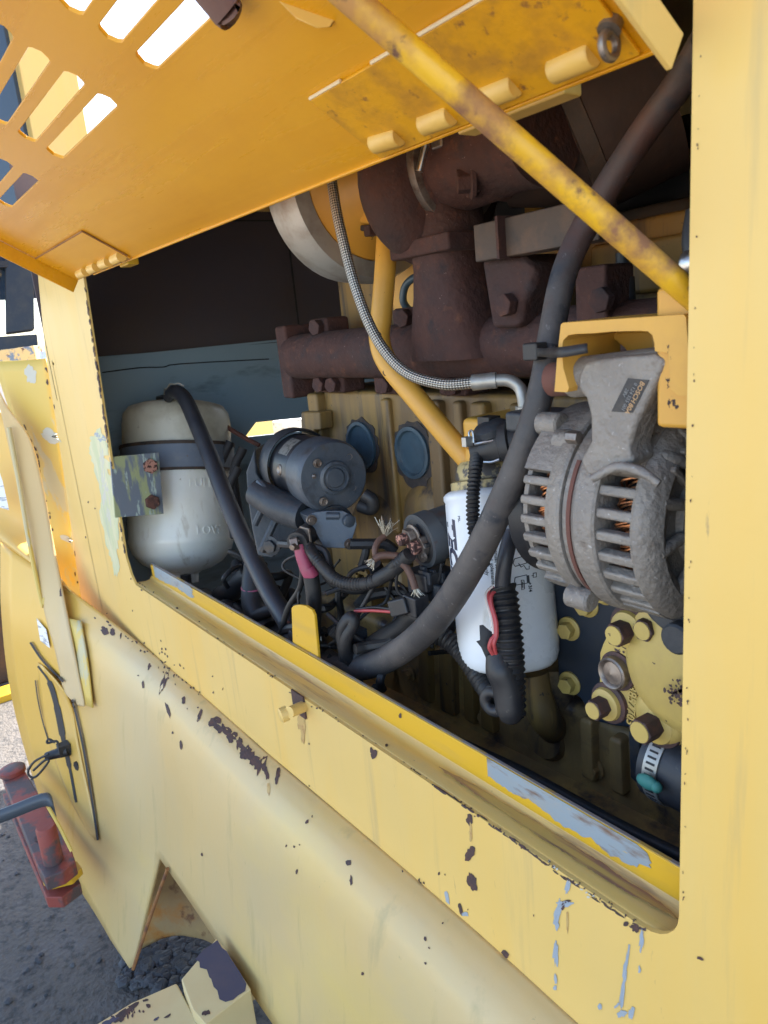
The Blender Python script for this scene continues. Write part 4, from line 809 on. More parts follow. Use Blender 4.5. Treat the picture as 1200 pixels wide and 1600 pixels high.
for (a, b) in ((566, 696), (646, 707)):
    c = pp(a, b, Y=YB); mb = MB(); mb.lathe(c, V((0, -1, 0)), [(0.0, .043), (.006, .043), (.0065, .037), (.002, .0345), (.0012, .032), (.0018, .02), (.0018, 0.0)], 36, cap=False); cp = build('core_plug', mb, M['plugblue'], eng)
    mb = MB(); rg = random.Random(a); P = []; n = 40
    for i in range(n):
        t = 2 * math.pi * i / n; r = .045 + rg.uniform(0, .010) + (0.008 if a > 600 else 0.0) * (0.5 + 0.5 * math.cos(t + 1)); P.append(c + V((r * math.cos(t), -.0015, r * math.sin(t))))
    mb.plate([(p.x - c.x, p.z - c.z) for p in P], [[(.0415 * math.cos(6.2832 * k / 24), .0415 * math.sin(6.2832 * k / 24)) for k in range(24)]], c + V((0, -.0015, 0)), V((1, 0, 0)), V((0, 0, 1)), V((0, 0.001, 0))); build('paint_loss', mb, M['grime'], cp, smooth=0)
# pan rail with bolts
pa = pp(548, 1078, Y=0.235); pb = pp(1100, 1368, Y=0.235); zr = (pa.z + pb.z) / 2
mb = MB(); mb.box(((XL + 0.3) / 2, 0.26, zr + 0.005), 0.34 - XL, 0.055, 0.018); build('pan_rail', mb, M['blockdark'], eng, bevel=0.003)
for px in (600, 655, 705, 755, 818, 905): 
    c = pp(px, 0, Y=0.24); x = pp(px, 1075 + (px - 548) * 0.52, Y=0.235).x
    bolt(eng, (x, 0.234, zr + 0.006), (0, -1, 0), 0.010, 0.012, M['blockdark'])
mb = MB(); mb.box(((XL + 0.3) / 2, 0.30, zr - 0.12), 0.34 - XL, 0.05, 0.22); build('oil_pan', mb, M['dark'], eng, bevel=0.01)
for (a, b, m) in ((815, 1170, 'blockdark'), (1022, 1286, 'blockdark'), (610, 1052, 'blockdark'), (563, 905, 'block'), (640, 880, 'block'), (720, 1030, 'block'), (572, 992, 'block')):
    c = pp(a, b, Y=YB - 0.03); u, w_ = V((1, 0, 0)), V((0, 0, 1)); R = 0.028
    o2 = [(R * math.cos(t), R * math.sin(t)) for t in [math.pi * k / 8 for k in range(9)]] + [(-R, -0.05), (R, -0.05)]
    mb = MB(); mb.plate(o2, [[(0.009 * math.cos(2 * math.pi * k / 10), 0.009 * math.sin(2 * math.pi * k / 10)) for k in range(10)]], c, u, w_, V((0, 0.03, 0))); build('lug', mb, M[m], eng, bevel=0.002)
# stepped flange, ribs and bolts of the lower block, seen down behind the lip
P = [pp(a_, b_, Y=0.222) for a_, b_ in ((540, 1058), (1110, 1354), (1110, 1376), (540, 1078))]
mb = MB(); mb.prism(P, V((0, 0.04, 0))); sr = build('side_flange', mb, M['blockdark'], eng, bevel=0.003)
for px_ in (585, 632, 690, 742, 800, 868, 940, 1010):
    bolt(sr, pp(px_, 1067 + (px_ - 540) * .519, Y=0.2205), (0, -1, 0), 0.009, 0.010, M['blockdark'], M['blockdark'])
for a_, w_, y0_, y1_ in ((652, 14, 1000, 1092), (684, 20, 1010, 1112), (722, 14, 1030, 1126), (748, 18, 1040, 1140), (905, 18, 1120, 1216), (950, 20, 1150, 1238)):
    P = [pp(a_, y0_, Y=0.235), pp(a_ + w_, y0_ + 8, Y=0.235), pp(a_ + w_ + 4, y1_ + 10, Y=0.235), pp(a_ + 3, y1_, Y=0.235)]
    mb = MB(); mb.prism(P, V((0, 0.03, 0))); build('rib', mb, M['block' if a_ < 800 else 'blockdark'], eng, bevel=0.006, bevseg=3)
mb = MB(); mb.tube([pp(585, 1085, Y=.20), pp(700, 1150, Y=.205), pp(815, 1205, Y=.205), pp(960, 1285, Y=.20), pp(1080, 1345, Y=.195)], .0075, 10, 4); build('oil_line', mb, M['castdark'], eng)
for a_, b_ in ((640, 1052), (705, 1098), (760, 1120), (930, 1200)): bolt(eng, pp(a_, b_, Y=0.248), (0, -1, 0), 0.010, 0.012, M['blockdark'], M['blockdark'])
# drilled lug hole and elbow outlet under the filter
mb = MB(); mb.tube([pp(832, 1050, Y=0.20), pp(838, 1085, Y=0.20), pp(852, 1122, Y=0.21), pp(866, 1140, Y=0.26)], 0.021, 18, 5); mb.lathe(pp(868, 1146, Y=0.27), V((0.1, -1, 0.2)), [(0, .034), (.02, .034), (.03, .028)], 28); build('drain_elbow', mb, M['block'], eng)
mb = MB(); mb.tube([pp(868, 1040, Y=0.26), pp(872, 1090, Y=0.26), pp(866, 1140, Y=0.27)], 0.022, 14, 4); build('casting_pipe', mb, M['blockdark'], eng)
# bell housing arc and dark clutter at the left end of the block
mb = MB(); c = pp(460, 790, X=XL - 0.06); mb.lathe(c + V((-0.03, 0.21, -0.02)), V((1, 0, 0)), [(0, .20), (.05, .20), (.055, .185)], 48); build('bell_housing', mb, M['blockdark'], eng)
# cylinder head
zh = ZT + 0.20
mb = MB(); mb.box(((XL + 0.3) / 2, 0.34 + 0.15, (ZT + zh) / 2 + 0.006), 0.26 - XL, 0.28, zh - ZT - 0.012); build('cylinder_head', mb, M['block'], eng, bevel=0.006)
for px, py, w_, h_ in ((660, 440, 0.17, 0.10), (950, 420, 0.055, 0.06), (1040, 412, 0.10, 0.06)):
    c = pp(px, py, Y=0.33); mb = MB(); mb.box(c + V((0, 0.06, 0)), w_, 0.12, h_); build('valve_cover', mb, M['yengine' if px < 700 else 'block'], eng, bevel=0.006)
mb = MB(); mb.tube([pp(680, 430, Y=0.30), pp(652, 432, Y=0.30), pp(634, 446, Y=0.30), pp(630, 470, Y=0.30), pp(640, 486, Y=0.31)], 0.006, 10, 5); build('fuel_line', mb, M['plugblue'], eng)
mb = MB(); mb.lathe(pp(972, 395, Y=0.27), V((0, 0, -1)), [(0, .007), (.025, .007), (.026, .013), (.05, .014), (.052, .009), (.09, .009)], 16); build('injector_fitting', mb, M['castdark'], eng)
mb = MB(); mb.box(pp(945, 470, Y=0.25), 0.042, 0.05, 0.075); po = build('manifold_post', mb, M['rust'], eng, bevel=0.004); bolt(po, pp(946, 468, Y=0.222), (0, -1, 0), 0.014, 0.012, M['rust'])
# navy gear case plate behind the alternator
P = [pp(a, b, Y=0.235) for a, b in ((862, 880), (1100, 870), (1100, 1150), (960, 1135), (932, 1128), (905, 1090), (872, 1062))]
mb = MB(); mb.prism(P, V((0, 0.04, 0))); gp = build('gear_case', mb, M['navy'], eng, bevel=0.003)
for a, b in ((890, 982), (918, 945), (891, 1067), (945, 925)): bolt(gp, pp(a, b, Y=0.234), (0.1, -1, 0), 0.011, 0.014, M['cover'], M['cover'])
# ------------------------------------------------------------------ exhaust manifold
YM = 0.265
man = thing('exhaust_manifold', 'brown rusted cast iron exhaust manifold running above the block', 'manifold', (-0.9, YM, ZT + 0.07))
pm0 = pp(462, 560, Y=YM); pm1 = pp(800, 538, Y=YM); zm = (pm0.z + pm1.z) / 2
zm = 0.5 * (pp(640, 550, Y=YM).z + zm)
mb = MB(); mb.tube([(pm0.x + 0.01, YM, zm), (-1.0, YM, zm + 0.002), (-0.8, YM, zm), (-0.55, YM, zm + 0.004), (-0.2, YM, zm)], 0.041, 22, 5); build('log', mb, M['rust'], man)
mb = MB(); mb.box((pm0.x - 0.005, YM + 0.01, zm - 0.008), 0.04, 0.07, 0.135); build('end_flange', mb, M['rust'], man, bevel=0.006)
for px, up in ((505, 1), (520, -1), (600, -1), (706, -1), (500, -1), (640, 1)):
    x = pp(px, 560, Y=YM).x
    mb = MB(); mb.box((x, YM + 0.02, zm + up * 0.048), 0.06, 0.05, 0.035); f = build('port_flange', mb, M['rust'], man, bevel=0.006)
    bolt(f, (x + 0.01, YM - 0.006, zm + up * 0.05), (0.25, -1, 0), 0.014, 0.016, M['rust'])
# riser up to the turbine
xr = pp(708, 470, Y=0.24).x; zr1 = pp(700, 385, Y=0.24).z
cb = pp(706, 545, Y=0.235); cm = pp(709, 470, Y=0.24)
mb = MB(); mb.loft([(V((cb.x, 0.25, zm - .01)), .074, .050), (V((cb.x, 0.245, zm + .03)), .062, .050), (V((cm.x, 0.24, lin(zm, zr1, .55))), .049, .048), (V((xr, 0.24, lin(zm, zr1, .8))), .044, .046), (V((xr, 0.24, zr1)), .045, .047)], 36)
build('riser', mb, M['rust'], man)
mb = MB(); mb.box((xr, 0.24, zr1), 0.12, 0.11, 0.022); build('riser_flange', mb, M['rust'], man, bevel=0.004)
P = [pp(a_, b_, Y=0.215) for a_, b_ in ((748, 404), (812, 398), (836, 416), (832, 452), (818, 476), (812, 512), (766, 514))]
mb = MB(); mb.prism(P, V((0, 0.08, 0))); lg = build('lug', mb, M['rust'], man, bevel=0.02, bevseg=5)
bolt(man, pp(797, 476, Y=0.214), (0, -1, 0), 0.014, 0.014, M['rust'])
# ------------------------------------------------------------------ turbocharger
tcx = pp(596, 278, z=1.06); tb = thing('turbocharger', 'rusty turbocharger with grey aluminium compressor ring under the hood', 'turbocharger', tcx)
ax = V((1, 0, 0))
mb = MB(); mb.lathe(tcx + V((-0.10, 0, 0)), ax, [(0, .08), (.0, .135), (.05, .142), (.075, .135), (.078, .112), (.06, .105), (.06, .05)], 56); build('compressor_cover', mb, M['alubright'], tb)
mb = MB(); mb.lathe(tcx + V((-0.035, 0, 0)), ax, [(0, .112), (.012, .110), (.02, .09), (.05, .07), (.08, .065)], 48); build('bearing_housing', mb, M['ytube'], tb)
# oil drain flange and tube
fl0 = pp(606, 334, z=1.03)
mb = MB(); mb.box(fl0, 0.075, 0.05, 0.03, (V((0.97, 0, -0.22)).normalized(), V((0, 1, 0)), V((0.22, 0, 0.97)).normalized())); fgd = build('drain_flange', mb, M['ytube'], tb, bevel=0.005)
mb = MB(); mb.box(fl0 + V((0.004, 0, -0.022)), 0.078, 0.052, 0.008, (V((0.97, 0, -0.22)).normalized(), V((0, 1, 0)), V((0.22, 0, 0.97)).normalized())); build('gasket', mb, M['grime'], fgd, bevel=0.002)
for a, b in ((578, 352), (640, 371)): bolt(fgd, pp(a, b, z=1.01), (0, 0, -1), 0.010, 0.014, M['rust'])
# turbine volute
vc = pp(672, 285, z=0.98)
mb = MB(); mb.torus(vc, ax, 0.062, 0.046, 40, 18); mb.lathe(vc + V((-0.02, 0, 0)), ax, [(0, .06), (.04, .06)], 28); build('turbine_housing', mb, M['rust'], tb)
mb = MB(); mb.loft([(V((xr, 0.24, zr1 + .006)), .047, .048), (V((xr - .004, 0.24, zr1 + .03)), .045, .046), (V((lin(xr, vc.x, .5), 0.24, zr1 + .055)), .050, .050), (V((lin(xr, vc.x, .9), 0.235, zr1 + .085)), .055, .05)], 36); build('turbine_foot', mb, M['rust'], tb)
# outlet with V-band clamp
oc = pp(716, 258, z=0.93)
mb = MB(); mb.lathe(oc + V((-0.05, 0, 0)), V((1, -0.05, 0.02)), [(0, .07), (.05, .064), (.055, .058), (.16, .055), (.2, .06)], 36); build('outlet_pipe', mb, M['rust'], tb)
mb = MB(); mb.lathe(oc + V((-0.022, 0, 0)), ax, [(0, .066), (.002, .0715), (.020, .0715), (.022, .066)], 44); vb = build('v_band_clamp', mb, M['oldsteel'], tb)
mb = MB(); mb.tube([pp(670, 206, z=0.86), pp(655, 268, z=0.87)], 0.0045, 10, 1); build('clamp_bolt', mb, M['steel'], vb)
mb = MB(); mb.box(pp(690, 212, z=0.87), 0.02, 0.02, 0.03); build('clamp_trunnion', mb, M['oldsteel'], vb, bevel=0.003)
bp_ = pp(740, 282, z=0.86); bolt(tb, bp_, (-0.6, -0.8, 0), 0.014, 0.02, M['rust'], M['rust'])
mb = MB(); mb.tube([pp(738, 282, z=0.87), pp(790, 288, z=0.90)], 0.02, 12, 1); build('actuator_lug', mb, M['rust'], tb)
# ------------------------------------------------------------------ exhaust elbow, bars, air cleaner
ex = thing('exhaust_elbow', 'brown rusted exhaust drum with a riveted seam band under the hood roof', 'exhaust', pp(880, 190, z=0.9))
e0 = pp(770, 268, z=0.95); e1 = pp(1010, 120, z=0.88)
mb = MB(); mb.tube([e0, e0 + (e1 - e0) * .3, e0 + (e1 - e0) * .6, e1], [0.05, 0.085, 0.115, 0.12], 36, 4); build('drum', mb, M['rustplate'], ex)
bd = e0 + (e1 - e0) * 0.47; dd = (e1 - e0).normalized()
mb = MB(); mb.lathe(bd, dd, [(0, .098), (.003, .110), (.022, .116), (.025, .106)], 44); build('seam_band', mb, M['bar'], ex)
bar = thing('support_bar', 'grimy flat steel bar crossing above the manifold riser', 'bar', pp(830, 362, Y=0.20))
b0 = pp(764, 376, Y=0.2); b1 = pp(915, 347, Y=0.2); zb_ = (b0.z + b1.z) / 2
mb = MB(); mb.box(((b0.x + b1.x) / 2, 0.21, zb_), b1.x - b0.x + 0.04, 0.03, 0.042); build('flat', mb, M['bar'], bar, bevel=0.002)
mb = MB(); mb.box((b0.x + 0.03, 0.2, zb_), 0.004, 0.034, 0.046); build('end_clip', mb, M['rust'], bar)
ac = thing('air_cleaner', 'dark round air cleaner canister in the shaded upper right of the bay', 'air cleaner', pp(1060, 300, z=0.95))
c = pp(1090, 290, z=0.98); mb = MB(); mb.lathe(c + V((-0.16, 0.05, 0)), ax, [(0, .02), (0, .085), (.012, .1), (.2, .1), (.21, .105), (.23, .105), (.24, .1), (.5, .1)], 40); build('canister', mb, M['dark'], ac)
mb = MB(); mb.box(pp(1010, 360, z=1.0), 0.2, 0.12, 0.05); build('mount_saddle', mb, M['bar'], ac, bevel=0.01)
yb = thing('yellow_stay', 'short yellow steel stay in the gap behind the prop rod', 'stay', pp(835, 310, z=1.1))
mb = MB(); mb.box(pp(835, 312, z=1.15), 0.035, 0.01, 0.12); build('plate', mb, M['yengine'], yb, bevel=0.002)
# ------------------------------------------------------------------ oil filler tube
tu = thing('dipstick_tube', 'bent yellow oil tube running down from the turbocharger', 'tube', pp(600, 450, Y=0.20))
mb = MB(); mb.tube([pp(606, 345, z=1.035), pp(602, 420, z=1.03), pp(596, 492, z=1.03), pp(593, 530, z=1.03), pp(606, 568, z=1.02), pp(650, 622, z=1.0), pp(700, 682, z=0.985), pp(742, 730, z=0.975)], 0.0150, 22, 6); build('pipe', mb, M['ytube'], tu)
# ------------------------------------------------------------------ braided oil hose
br_ = thing('braided_hose', 'thin braided steel oil hose curving down past the yellow tube', 'hose', pp(560, 460, z=0.98))
mb = MB(); mb.tube([pp(505, 180, z=1.0), pp(517, 272, z=0.985), pp(530, 350, z=0.975), pp(556, 450, z=0.965), pp(588, 528, z=0.955), pp(632, 580, z=0.94), pp(690, 600, z=0.915), pp(742, 598, z=0.90)], 0.0072, 14, 12); build('braid', mb, M['braid'], br_)
mb = MB(); mb.tube([pp(738, 598, z=0.90), pp(776, 594, z=0.89)], 0.0098, 16, 1); build('ferrule', mb, M['alubright'], br_)
mb = MB(); mb.tube([pp(774, 594, z=0.89), pp(796, 595, z=0.885), pp(812, 606, z=0.882), pp(818, 626, z=0.88), pp(820, 652, z=0.88)], 0.0075, 14, 6); build('elbow', mb, M['alubright'], br_)
mb = MB(); hexprof(mb, pp(820, 634, z=0.88), V((0, 0, -1)), 0.012, 0.018); build('nut', mb, M['alubright'], br_, bevel=0.001)
# ------------------------------------------------------------------ large black hose with cable tie
ho = thing('rubber_hose', 'thick dusty rubber hose swinging across the whole engine bay', 'hose', pp(760, 850, z=0.83))
hp_ = [(1105, 60, .56), (1062, 130, .61), (1000, 215, .66), (930, 325, .70), (884, 420, .71), (862, 520, .70), (848, 600, .70), (822, 690, .72), (782, 790, .76), (738, 880, .82), (690, 956, .90), (640, 1007, 1.0), (585, 1038, 1.09), (530, 1042, 1.17), (490, 1016, 1.23), (465, 985, 1.26)]
mb = MB(); mb.tube([pp(a, b, z=c) for a, b, c in hp_], [.0128, .0130, .0132, .013, .0128, .0126, .0127, .0135, .0150, .0166, .0178, .0188, .0196, .020, .020, .020], 22, 6); build('tube', mb, M['rubber'], ho)
ct = thing('cable_tie', 'black cable tie strapped round the rubber hose by the bracket', 'cable tie', pp(850, 548, z=0.70))
tc_ = pp(856, 550, z=0.70); ta = (pp(862, 520, z=.70) - pp(848, 600, z=.70)).normalized()
mb = MB(); mb.lathe(tc_ - ta * 0.006, ta, [(0, .0126), (0.0, .0140), (.011, .0140), (.011, .0126)], 30); build('loop', mb, M['black'], ct)
mb = MB(); mb.box(pp(836, 549, z=0.685), 0.018, 0.016, 0.016); build('head', mb, M['black'], ct, bevel=0.002)
mb = MB(); mb.grid([[pp(838, 544, z=.676), pp(852, 544, z=.64), pp(868, 543, z=.578), pp(892, 540, z=.562), pp(917, 536, z=.555)], [pp(838, 557, z=.676), pp(852, 558, z=.64), pp(868, 559, z=.578), pp(892, 556, z=.562), pp(918, 551, z=.555)]], 4); build('tail', mb, M['black'], ct, thick=.0015)
# ================================================================== COOLANT TANK
# axis behind the welded bracket plate at the left end of the opening
T0 = pp(275, 632, z=1.89); T1 = pp(287, 897, z=1.89)
tax = (T1 - T0).normalized(); TH = (T1 - T0).length; TR = sz(82, 1.89)
tk = thing('coolant_tank', 'translucent white coolant tank in a blue grey strap at the left of the bay', 'tank', T0)
def tp(k): return TH * k
mb = MB(); mb.lathe(T0, tax, [(tp(.0), TR * .3), (tp(.004), TR * .72), (tp(.02), TR * .88), (tp(.06), TR * .97), (tp(.12), TR), (tp(.235), TR), (tp(.25), TR * 1.0)], 48); build('tank_top', mb, M['tankcap'], tk)
mb = MB(); mb.lathe(T0, tax, [(tp(.27), TR * 1.0), (tp(.41), TR * .985), (tp(.60), TR * .98), (tp(.78), TR * .975), (tp(.80), TR * .985), (tp(.815), TR * .965), (tp(.87), TR * .91), (tp(.93), TR * .74), (tp(.97), TR * .52), (tp(.985), TR * .34), (tp(1.0), TR * .28), (tp(1.05), TR * .27)], 48); tb_ = build('tank_body', mb, M['tank'], tk)
mb = MB(); mb.lathe(T0, tax, [(tp(.262), TR * 1.0), (tp(.262), TR * 1.045), (tp(.39), TR * 1.045), (tp(.39), TR * 1.0)], 56, cap=False)
st_ = build('strap', mb, M['band'], tk, smooth=30)
mb = MB(); mb.lathe(T0, tax, [(tp(.243), TR), (tp(.243), TR * 1.06), (tp(.262), TR * 1.06), (tp(.262), TR)], 56, cap=False); mb.lathe(T0, tax, [(tp(.39), TR), (tp(.39), TR * 1.055), (tp(.405), TR * 1.055), (tp(.405), TR)], 56, cap=False); build('strap_edge', mb, M['bar'], st_, smooth=30)
nk = pp(268, 632, z=1.87)
mb = MB(); mb.lathe(nk + V((0, 0, -0.01)), V((0, 0, 1)), [(0, .034), (.012, .034), (.02, .024), (.026, .024)], 28); build('neck', mb, M['tankcap'], tk)
mb = MB(); mb.lathe(nk + V((0, 0, 0.012)), V((0, 0, 1)), [(0, .032), (.006, .036), (.012, .034), (.014, .02)], 28); build('cap_gasket', mb, M['black'], tk)
mb = MB(); n0 = pp(262, 606, z=1.86); mb.tube([nk + V((0, 0, 0.02)), n0], 0.011, 14, 1); mb.lathe(pp(268, 622, z=1.765), (pp(276, 600, z=1.765) - pp(268, 622, z=1.765)), [(0, .019), (.002, .021), (.012, .021), (.014, .019)], 24); build('hose_clamp', mb, M['steel'], tk)
mb = MB(); mb.tube([pp(268, 618, z=1.75), pp(270, 604, z=1.74), pp(278, 599, z=1.74), pp(287, 603, z=1.74)], 0.002, 6, 4); mb.tube([pp(262, 606, z=1.75), pp(266, 600, z=1.74), pp(274, 601, z=1.74)], 0.002, 6, 4); build('clamp_wire', mb, M['strand'], tk)
# raised level marks on the tank
ecam = (CAM - T0); ecam = (ecam - tax * ecam.dot(tax)).normalized(); eright = tax.cross(ecam); 
if eright.dot(cr) < 0: eright = -eright
# (cr is the camera's right axis in world terms, used only to pick the sign)
def tankwrap(h, a0, rad):
    def f(x, y, z_):
        t = a0 + x / rad; return T0 + tax * (h - y) + (ecam * math.cos(t) + eright * math.sin(t)) * (rad + z_ * 1.0)
    return f
text('level_mark', 'FULL', 0.030, None, (1, 0, 0), (0, 1, 0), M['tank'], tb_, 0.002, tankwrap(tp(.50), 0.16, TR * .982))
text('level_mark', 'LOW', 0.030, None, (1, 0, 0), (0, 1, 0), M['tank'], tb_, 0.002, tankwrap(tp(.765), 0.26, TR * .978))
tkb = thing('tank_bracket', 'scraped blue grey bracket plate with two rusty bolts beside the tank', 'bracket', pp(172, 760, X=-1.645))
P = [pp(a, b, X=-1.645) for a, b in ((172, 714), (248, 707), (256, 803), (180, 809))]
mb = MB(); mb.prism(P, V((-0.006, 0, 0))); build('plate', mb, M['bracket'], tkb, bevel=0.0012)
bolt(tkb, pp(234, 728, X=-1.6445), (1, 0, 0), 0.0175, 0.010, M['rustpink'], rot=0.5); bolt(tkb, pp(237, 784, X=-1.6445), (1, 0, 0), 0.0175, 0.010, M['rustbolt'], rot=0.5)
oh = thing('overflow_hose', 'smooth black overflow hose running from the tank cap down to the ledge', 'hose', pp(360, 800, z=1.4))
mb = MB(); mb.tube([pp(262, 622, z=1.77), pp(272, 612, z=1.74), pp(288, 622, z=1.70), pp(306, 660, z=1.66), pp(330, 718, z=1.60), pp(358, 790, z=1.52), pp(392, 866, z=1.44), pp(424, 930, z=1.36), pp(452, 978, z=1.30), pp(470, 1040, z=1.25)], [.012, .0165, .0175, .018, .0185, .0185, .0185, .0185, .0185], 20, 6); build('tube', mb, M['rubberblue'], oh)
cl = thing('copper_pipe', 'thin brown copper pipe passing behind the tank top towards the gap', 'pipe', pp(370, 680, z=1.86))
mb = MB(); mb.tube([pp(290, 628, z=1.86), pp(330, 652, z=1.87), pp(372, 678, z=1.88), pp(405, 696, z=1.86)], 0.006, 10, 5); build('tube', mb, M['redband'], cl)
# ------------------------------------------------------------------ STARTER MOTOR
sc_ = pp(522, 746, z=1.18); X_ = V((1, 0, 0)); SR = sz(59, 1.18)
sm = thing('starter_motor', 'grey and black starter motor with a four screw end cap on the block', 'starter motor', sc_)
sx_ = V((0.985, -0.17, 0.0)).normalized()
mb = MB(); mb.lathe(sc_, sx_, [(-.062, SR * 1.0), (-.012, SR * 1.0), (-.004, SR * .975), (0, SR * .93), (.001, SR * .5), (.001, 0)], 48); ecap = build('end_cap', mb, M['starter'], sm, smooth=50)
mb = MB(); mb.lathe(sc_, sx_, [(0.0, SR * .46), (.006, SR * .44), (.008, SR * .36), (.004, SR * .33), (.004, SR * .28), (.007, SR * .24), (.007, 0)], 36); build('bearing_cup', mb, M['starter'], ecap)
su, sw = frame_for(sx_)
for t, r in ((2.35, .66), (0.75, .70), (-2.2, .70), (-0.62, .64)):
    q_ = sc_ + (V((0, 1, 0)) * math.cos(t) + V((0, 0, 1)) * math.sin(t)) * SR * r
    mb = MB(); mb.lathe(q_, sx_, [(0, .0075), (.003, .007), (.0032, .0055), (.006, .005), (.0055, .003), (.003, .0028), (.003, 0)], 14); build('screw', mb, M['oldsteel'], ecap)
for t in (2.9,):
    q_ = sc_ + (V((0, 1, 0)) * math.cos(t) + V((0, 0, 1)) * math.sin(t)) * SR * .62; mb = MB(); mb.ball(q_, .004, 8); build('rivet', mb, M['oldsteel'], ecap)
mb = MB(); mb.lathe(sc_, sx_, [(-.155, SR * .95), (-.064, SR * .96), (-.060, SR * .93)], 48); yk = build('yoke', mb, M['starterdark'], sm)
# silver rating label and field screw on the yoke
def arcpatch(o, d, r, h0, h1, t0, t1, n=8, th=0.0005):
    q = MB(); d = V(d).normalized(); ey_ = V((0, -1, 0)); ey_ = (ey_ - d * ey_.dot(d)).normalized(); ez_ = ey_.cross(d); ez_ = ez_ if ez_.z > 0 else -ez_
    vs = []
    for i in range(n + 1):
        t = t0 + (t1 - t0) * i / n; e_ = ey_ * math.cos(t) + ez_ * math.sin(t)
        for h in (h0, h1):
            for rr_ in (r, r + th): vs.append(o + d * h + e_ * rr_)
    fs = []
    for i in range(n):
        a = 4 * i; b = a + 4; fs += [(a + 1, b + 1, b + 3, a + 3), (a, a + 2, b + 2, b), (a, b, b + 1, a + 1), (a + 2, a + 3, b + 3, b + 2)]
    fs += [(0, 1, 3, 2), (4 * n, 4 * n + 2, 4 * n + 3, 4 * n + 1)]
    q.add(vs, fs); return q
build('rating_label', arcpatch(sc_, sx_, SR * .955, -.125, -.082, .62, 1.25), M['silverlabel'], yk)
q_ = sc_ + sx_ * -.108 + (V((0, -1, 0)) * math.cos(.16) + V((0, 0, 1)) * math.sin(.16)) * SR * .955
mb = MB(); mb.lathe(q_, V((-.1, -1, .16)), [(0, .0095), (.002, .0095), (.003, .007), (.0015, .005), (.0015, 0)], 18); build('field_screw', mb, M['oldsteel'], yk)
# drive housing: front flange collar, gear case tapering down to the mounting ear
mb = MB(); mb.lathe(sc_, sx_, [(-.185, SR * .98), (-.150, SR * 1.02), (-.146, SR * 1.06), (-.156, SR * 1.10), (-.19, SR * 1.08)], 44, cap=False); dh = build('drive_collar', mb, M['castdark'], sm)
P = [pp(a, b, z=1.31) for a, b in ((384, 738), (398, 700), (402, 740), (420, 770), (450, 800), (478, 806), (470, 850), (444, 852), (426, 872), (402, 868), (394, 830), (388, 790))]
mb = MB(); mb.prism(P, V((-0.05, 0.05, 0))); build('drive_housing', mb, M['castdark'], sm, bevel=0.010, bevseg=3)
mb = MB(); mb.tube([pp(400, 768, z=1.27), pp(440, 792, z=1.24), pp(478, 806, z=1.21)], [.024, .028, .026], 16, 5); build('solenoid_neck', mb, M['castdark'], sm)
mb = MB(); mb.tube([pp(404, 752, z=1.255), pp(426, 776, z=1.235), pp(456, 798, z=1.215)], 0.006, 8, 5); build('casting_rib', mb, M['starter'], sm)
mb = MB(); mb.tube([pp(398, 820, z=1.27), pp(412, 790, z=1.265)], 0.006, 8, 1); mb.tube([pp(436, 800, z=1.262), pp(408, 862, z=1.262)], 0.007, 8, 1); build('casting_rib', mb, M['castdark'], sm)
bolt(sm, pp(423, 853, z=1.26), (0.6, -.8, 0), 0.012, 0.008, M['castdark'], M['castdark'])
# solenoid with its pentagon terminal cover
P = [pp(a, b, z=1.17) for a, b in ((478, 806), (492, 800), (510, 798), (536, 798), (556, 808), (558, 820), (548, 852), (540, 857), (506, 856), (490, 826))]
mb = MB(); mb.prism(P, -sx_ * 0.035); sol = build('solenoid_cover', mb, M['starter'], sm, bevel=0.004, bevseg=3)
mb = MB(); mb.lathe(pp(524, 822, z=1.19), -sx_, [(0, .034), (.10, .034)], 28); build('solenoid_body', mb, M['castdark'], sm)
mb = MB(); mb.lathe(pp(543, 813, z=1.172), sx_, [(0, .010), (.008, .010), (.009, .008)], 18); mb.tube([pp(510, 806, z=1.17), pp(530, 806, z=1.17)], .006, 10, 1); build('boss', mb, M['starter'], sol)
for a, b in ((486, 812), (545, 850)): mb = MB(); mb.lathe(pp(a, b, z=1.169), sx_, [(0, .0085), (.004, .0085), (.004, .006), (.007, .005), (.007, 0)], 14); build('screw', mb, M['oldsteel'], sol)
# terminal stud and nut with the pink sleeved cable
mb = MB(); mb.tube([pp(486, 830, z=1.19), pp(464, 848, z=1.14)], .017, 16, 1); tl_ = build('terminal_boot', mb, M['black'], sm)
mb = MB(); hexprof(mb, pp(474, 840, z=1.15), V((-.5, -.85, -.1)), .013, .012); hexprof(mb, pp(466, 848, z=1.135), V((-.5, -.85, -.1)), .011, .012); mb.tube([pp(462, 852, z=1.13), pp(456, 856, z=1.12)], .005, 10, 1); mb.box(pp(478, 838, z=1.15), .028, .004, .03); build('terminal_nut', mb, M['oldsteel'], tl_, bevel=.001)
pc = thing('starter_cable', 'black starter cable with a faded pink sleeve at its ring terminal', 'cable', pp(480, 890, z=1.15))
mb = MB(); mb.tube([pp(468, 850, z=1.145), pp(472, 868, z=1.147), pp(480, 890, z=1.15), pp(487, 902, z=1.152)], [.0095, .0105, .011, .011], 14, 4); build('pink_sleeve', mb, M['pink'], pc)
mb = MB(); mb.lathe(pp(481, 888, z=1.1495), (pp(487, 902, z=1.152) - pp(480, 890, z=1.15)), [(0, .0115), (.014, .0118), (.016, .011)], 16); build('sleeve_joint', mb, M['pink'], pc)
mb = MB(); mb.tube([pp(486, 900, z=1.152), pp(490, 930, z=1.16), pp(490, 970, z=1.18), pp(486, 1030, z=1.2)], .0125, 14, 4); build('cable', mb, M['conduit'], pc)
mb = MB(); mb.tube([pp(562, 790, z=1.22), pp(580, 795, z=1.21), pp(582, 782, z=1.2), pp(568, 772, z=1.2)], .011, 12, 5); build('vent_elbow', mb, M['black'], sm)
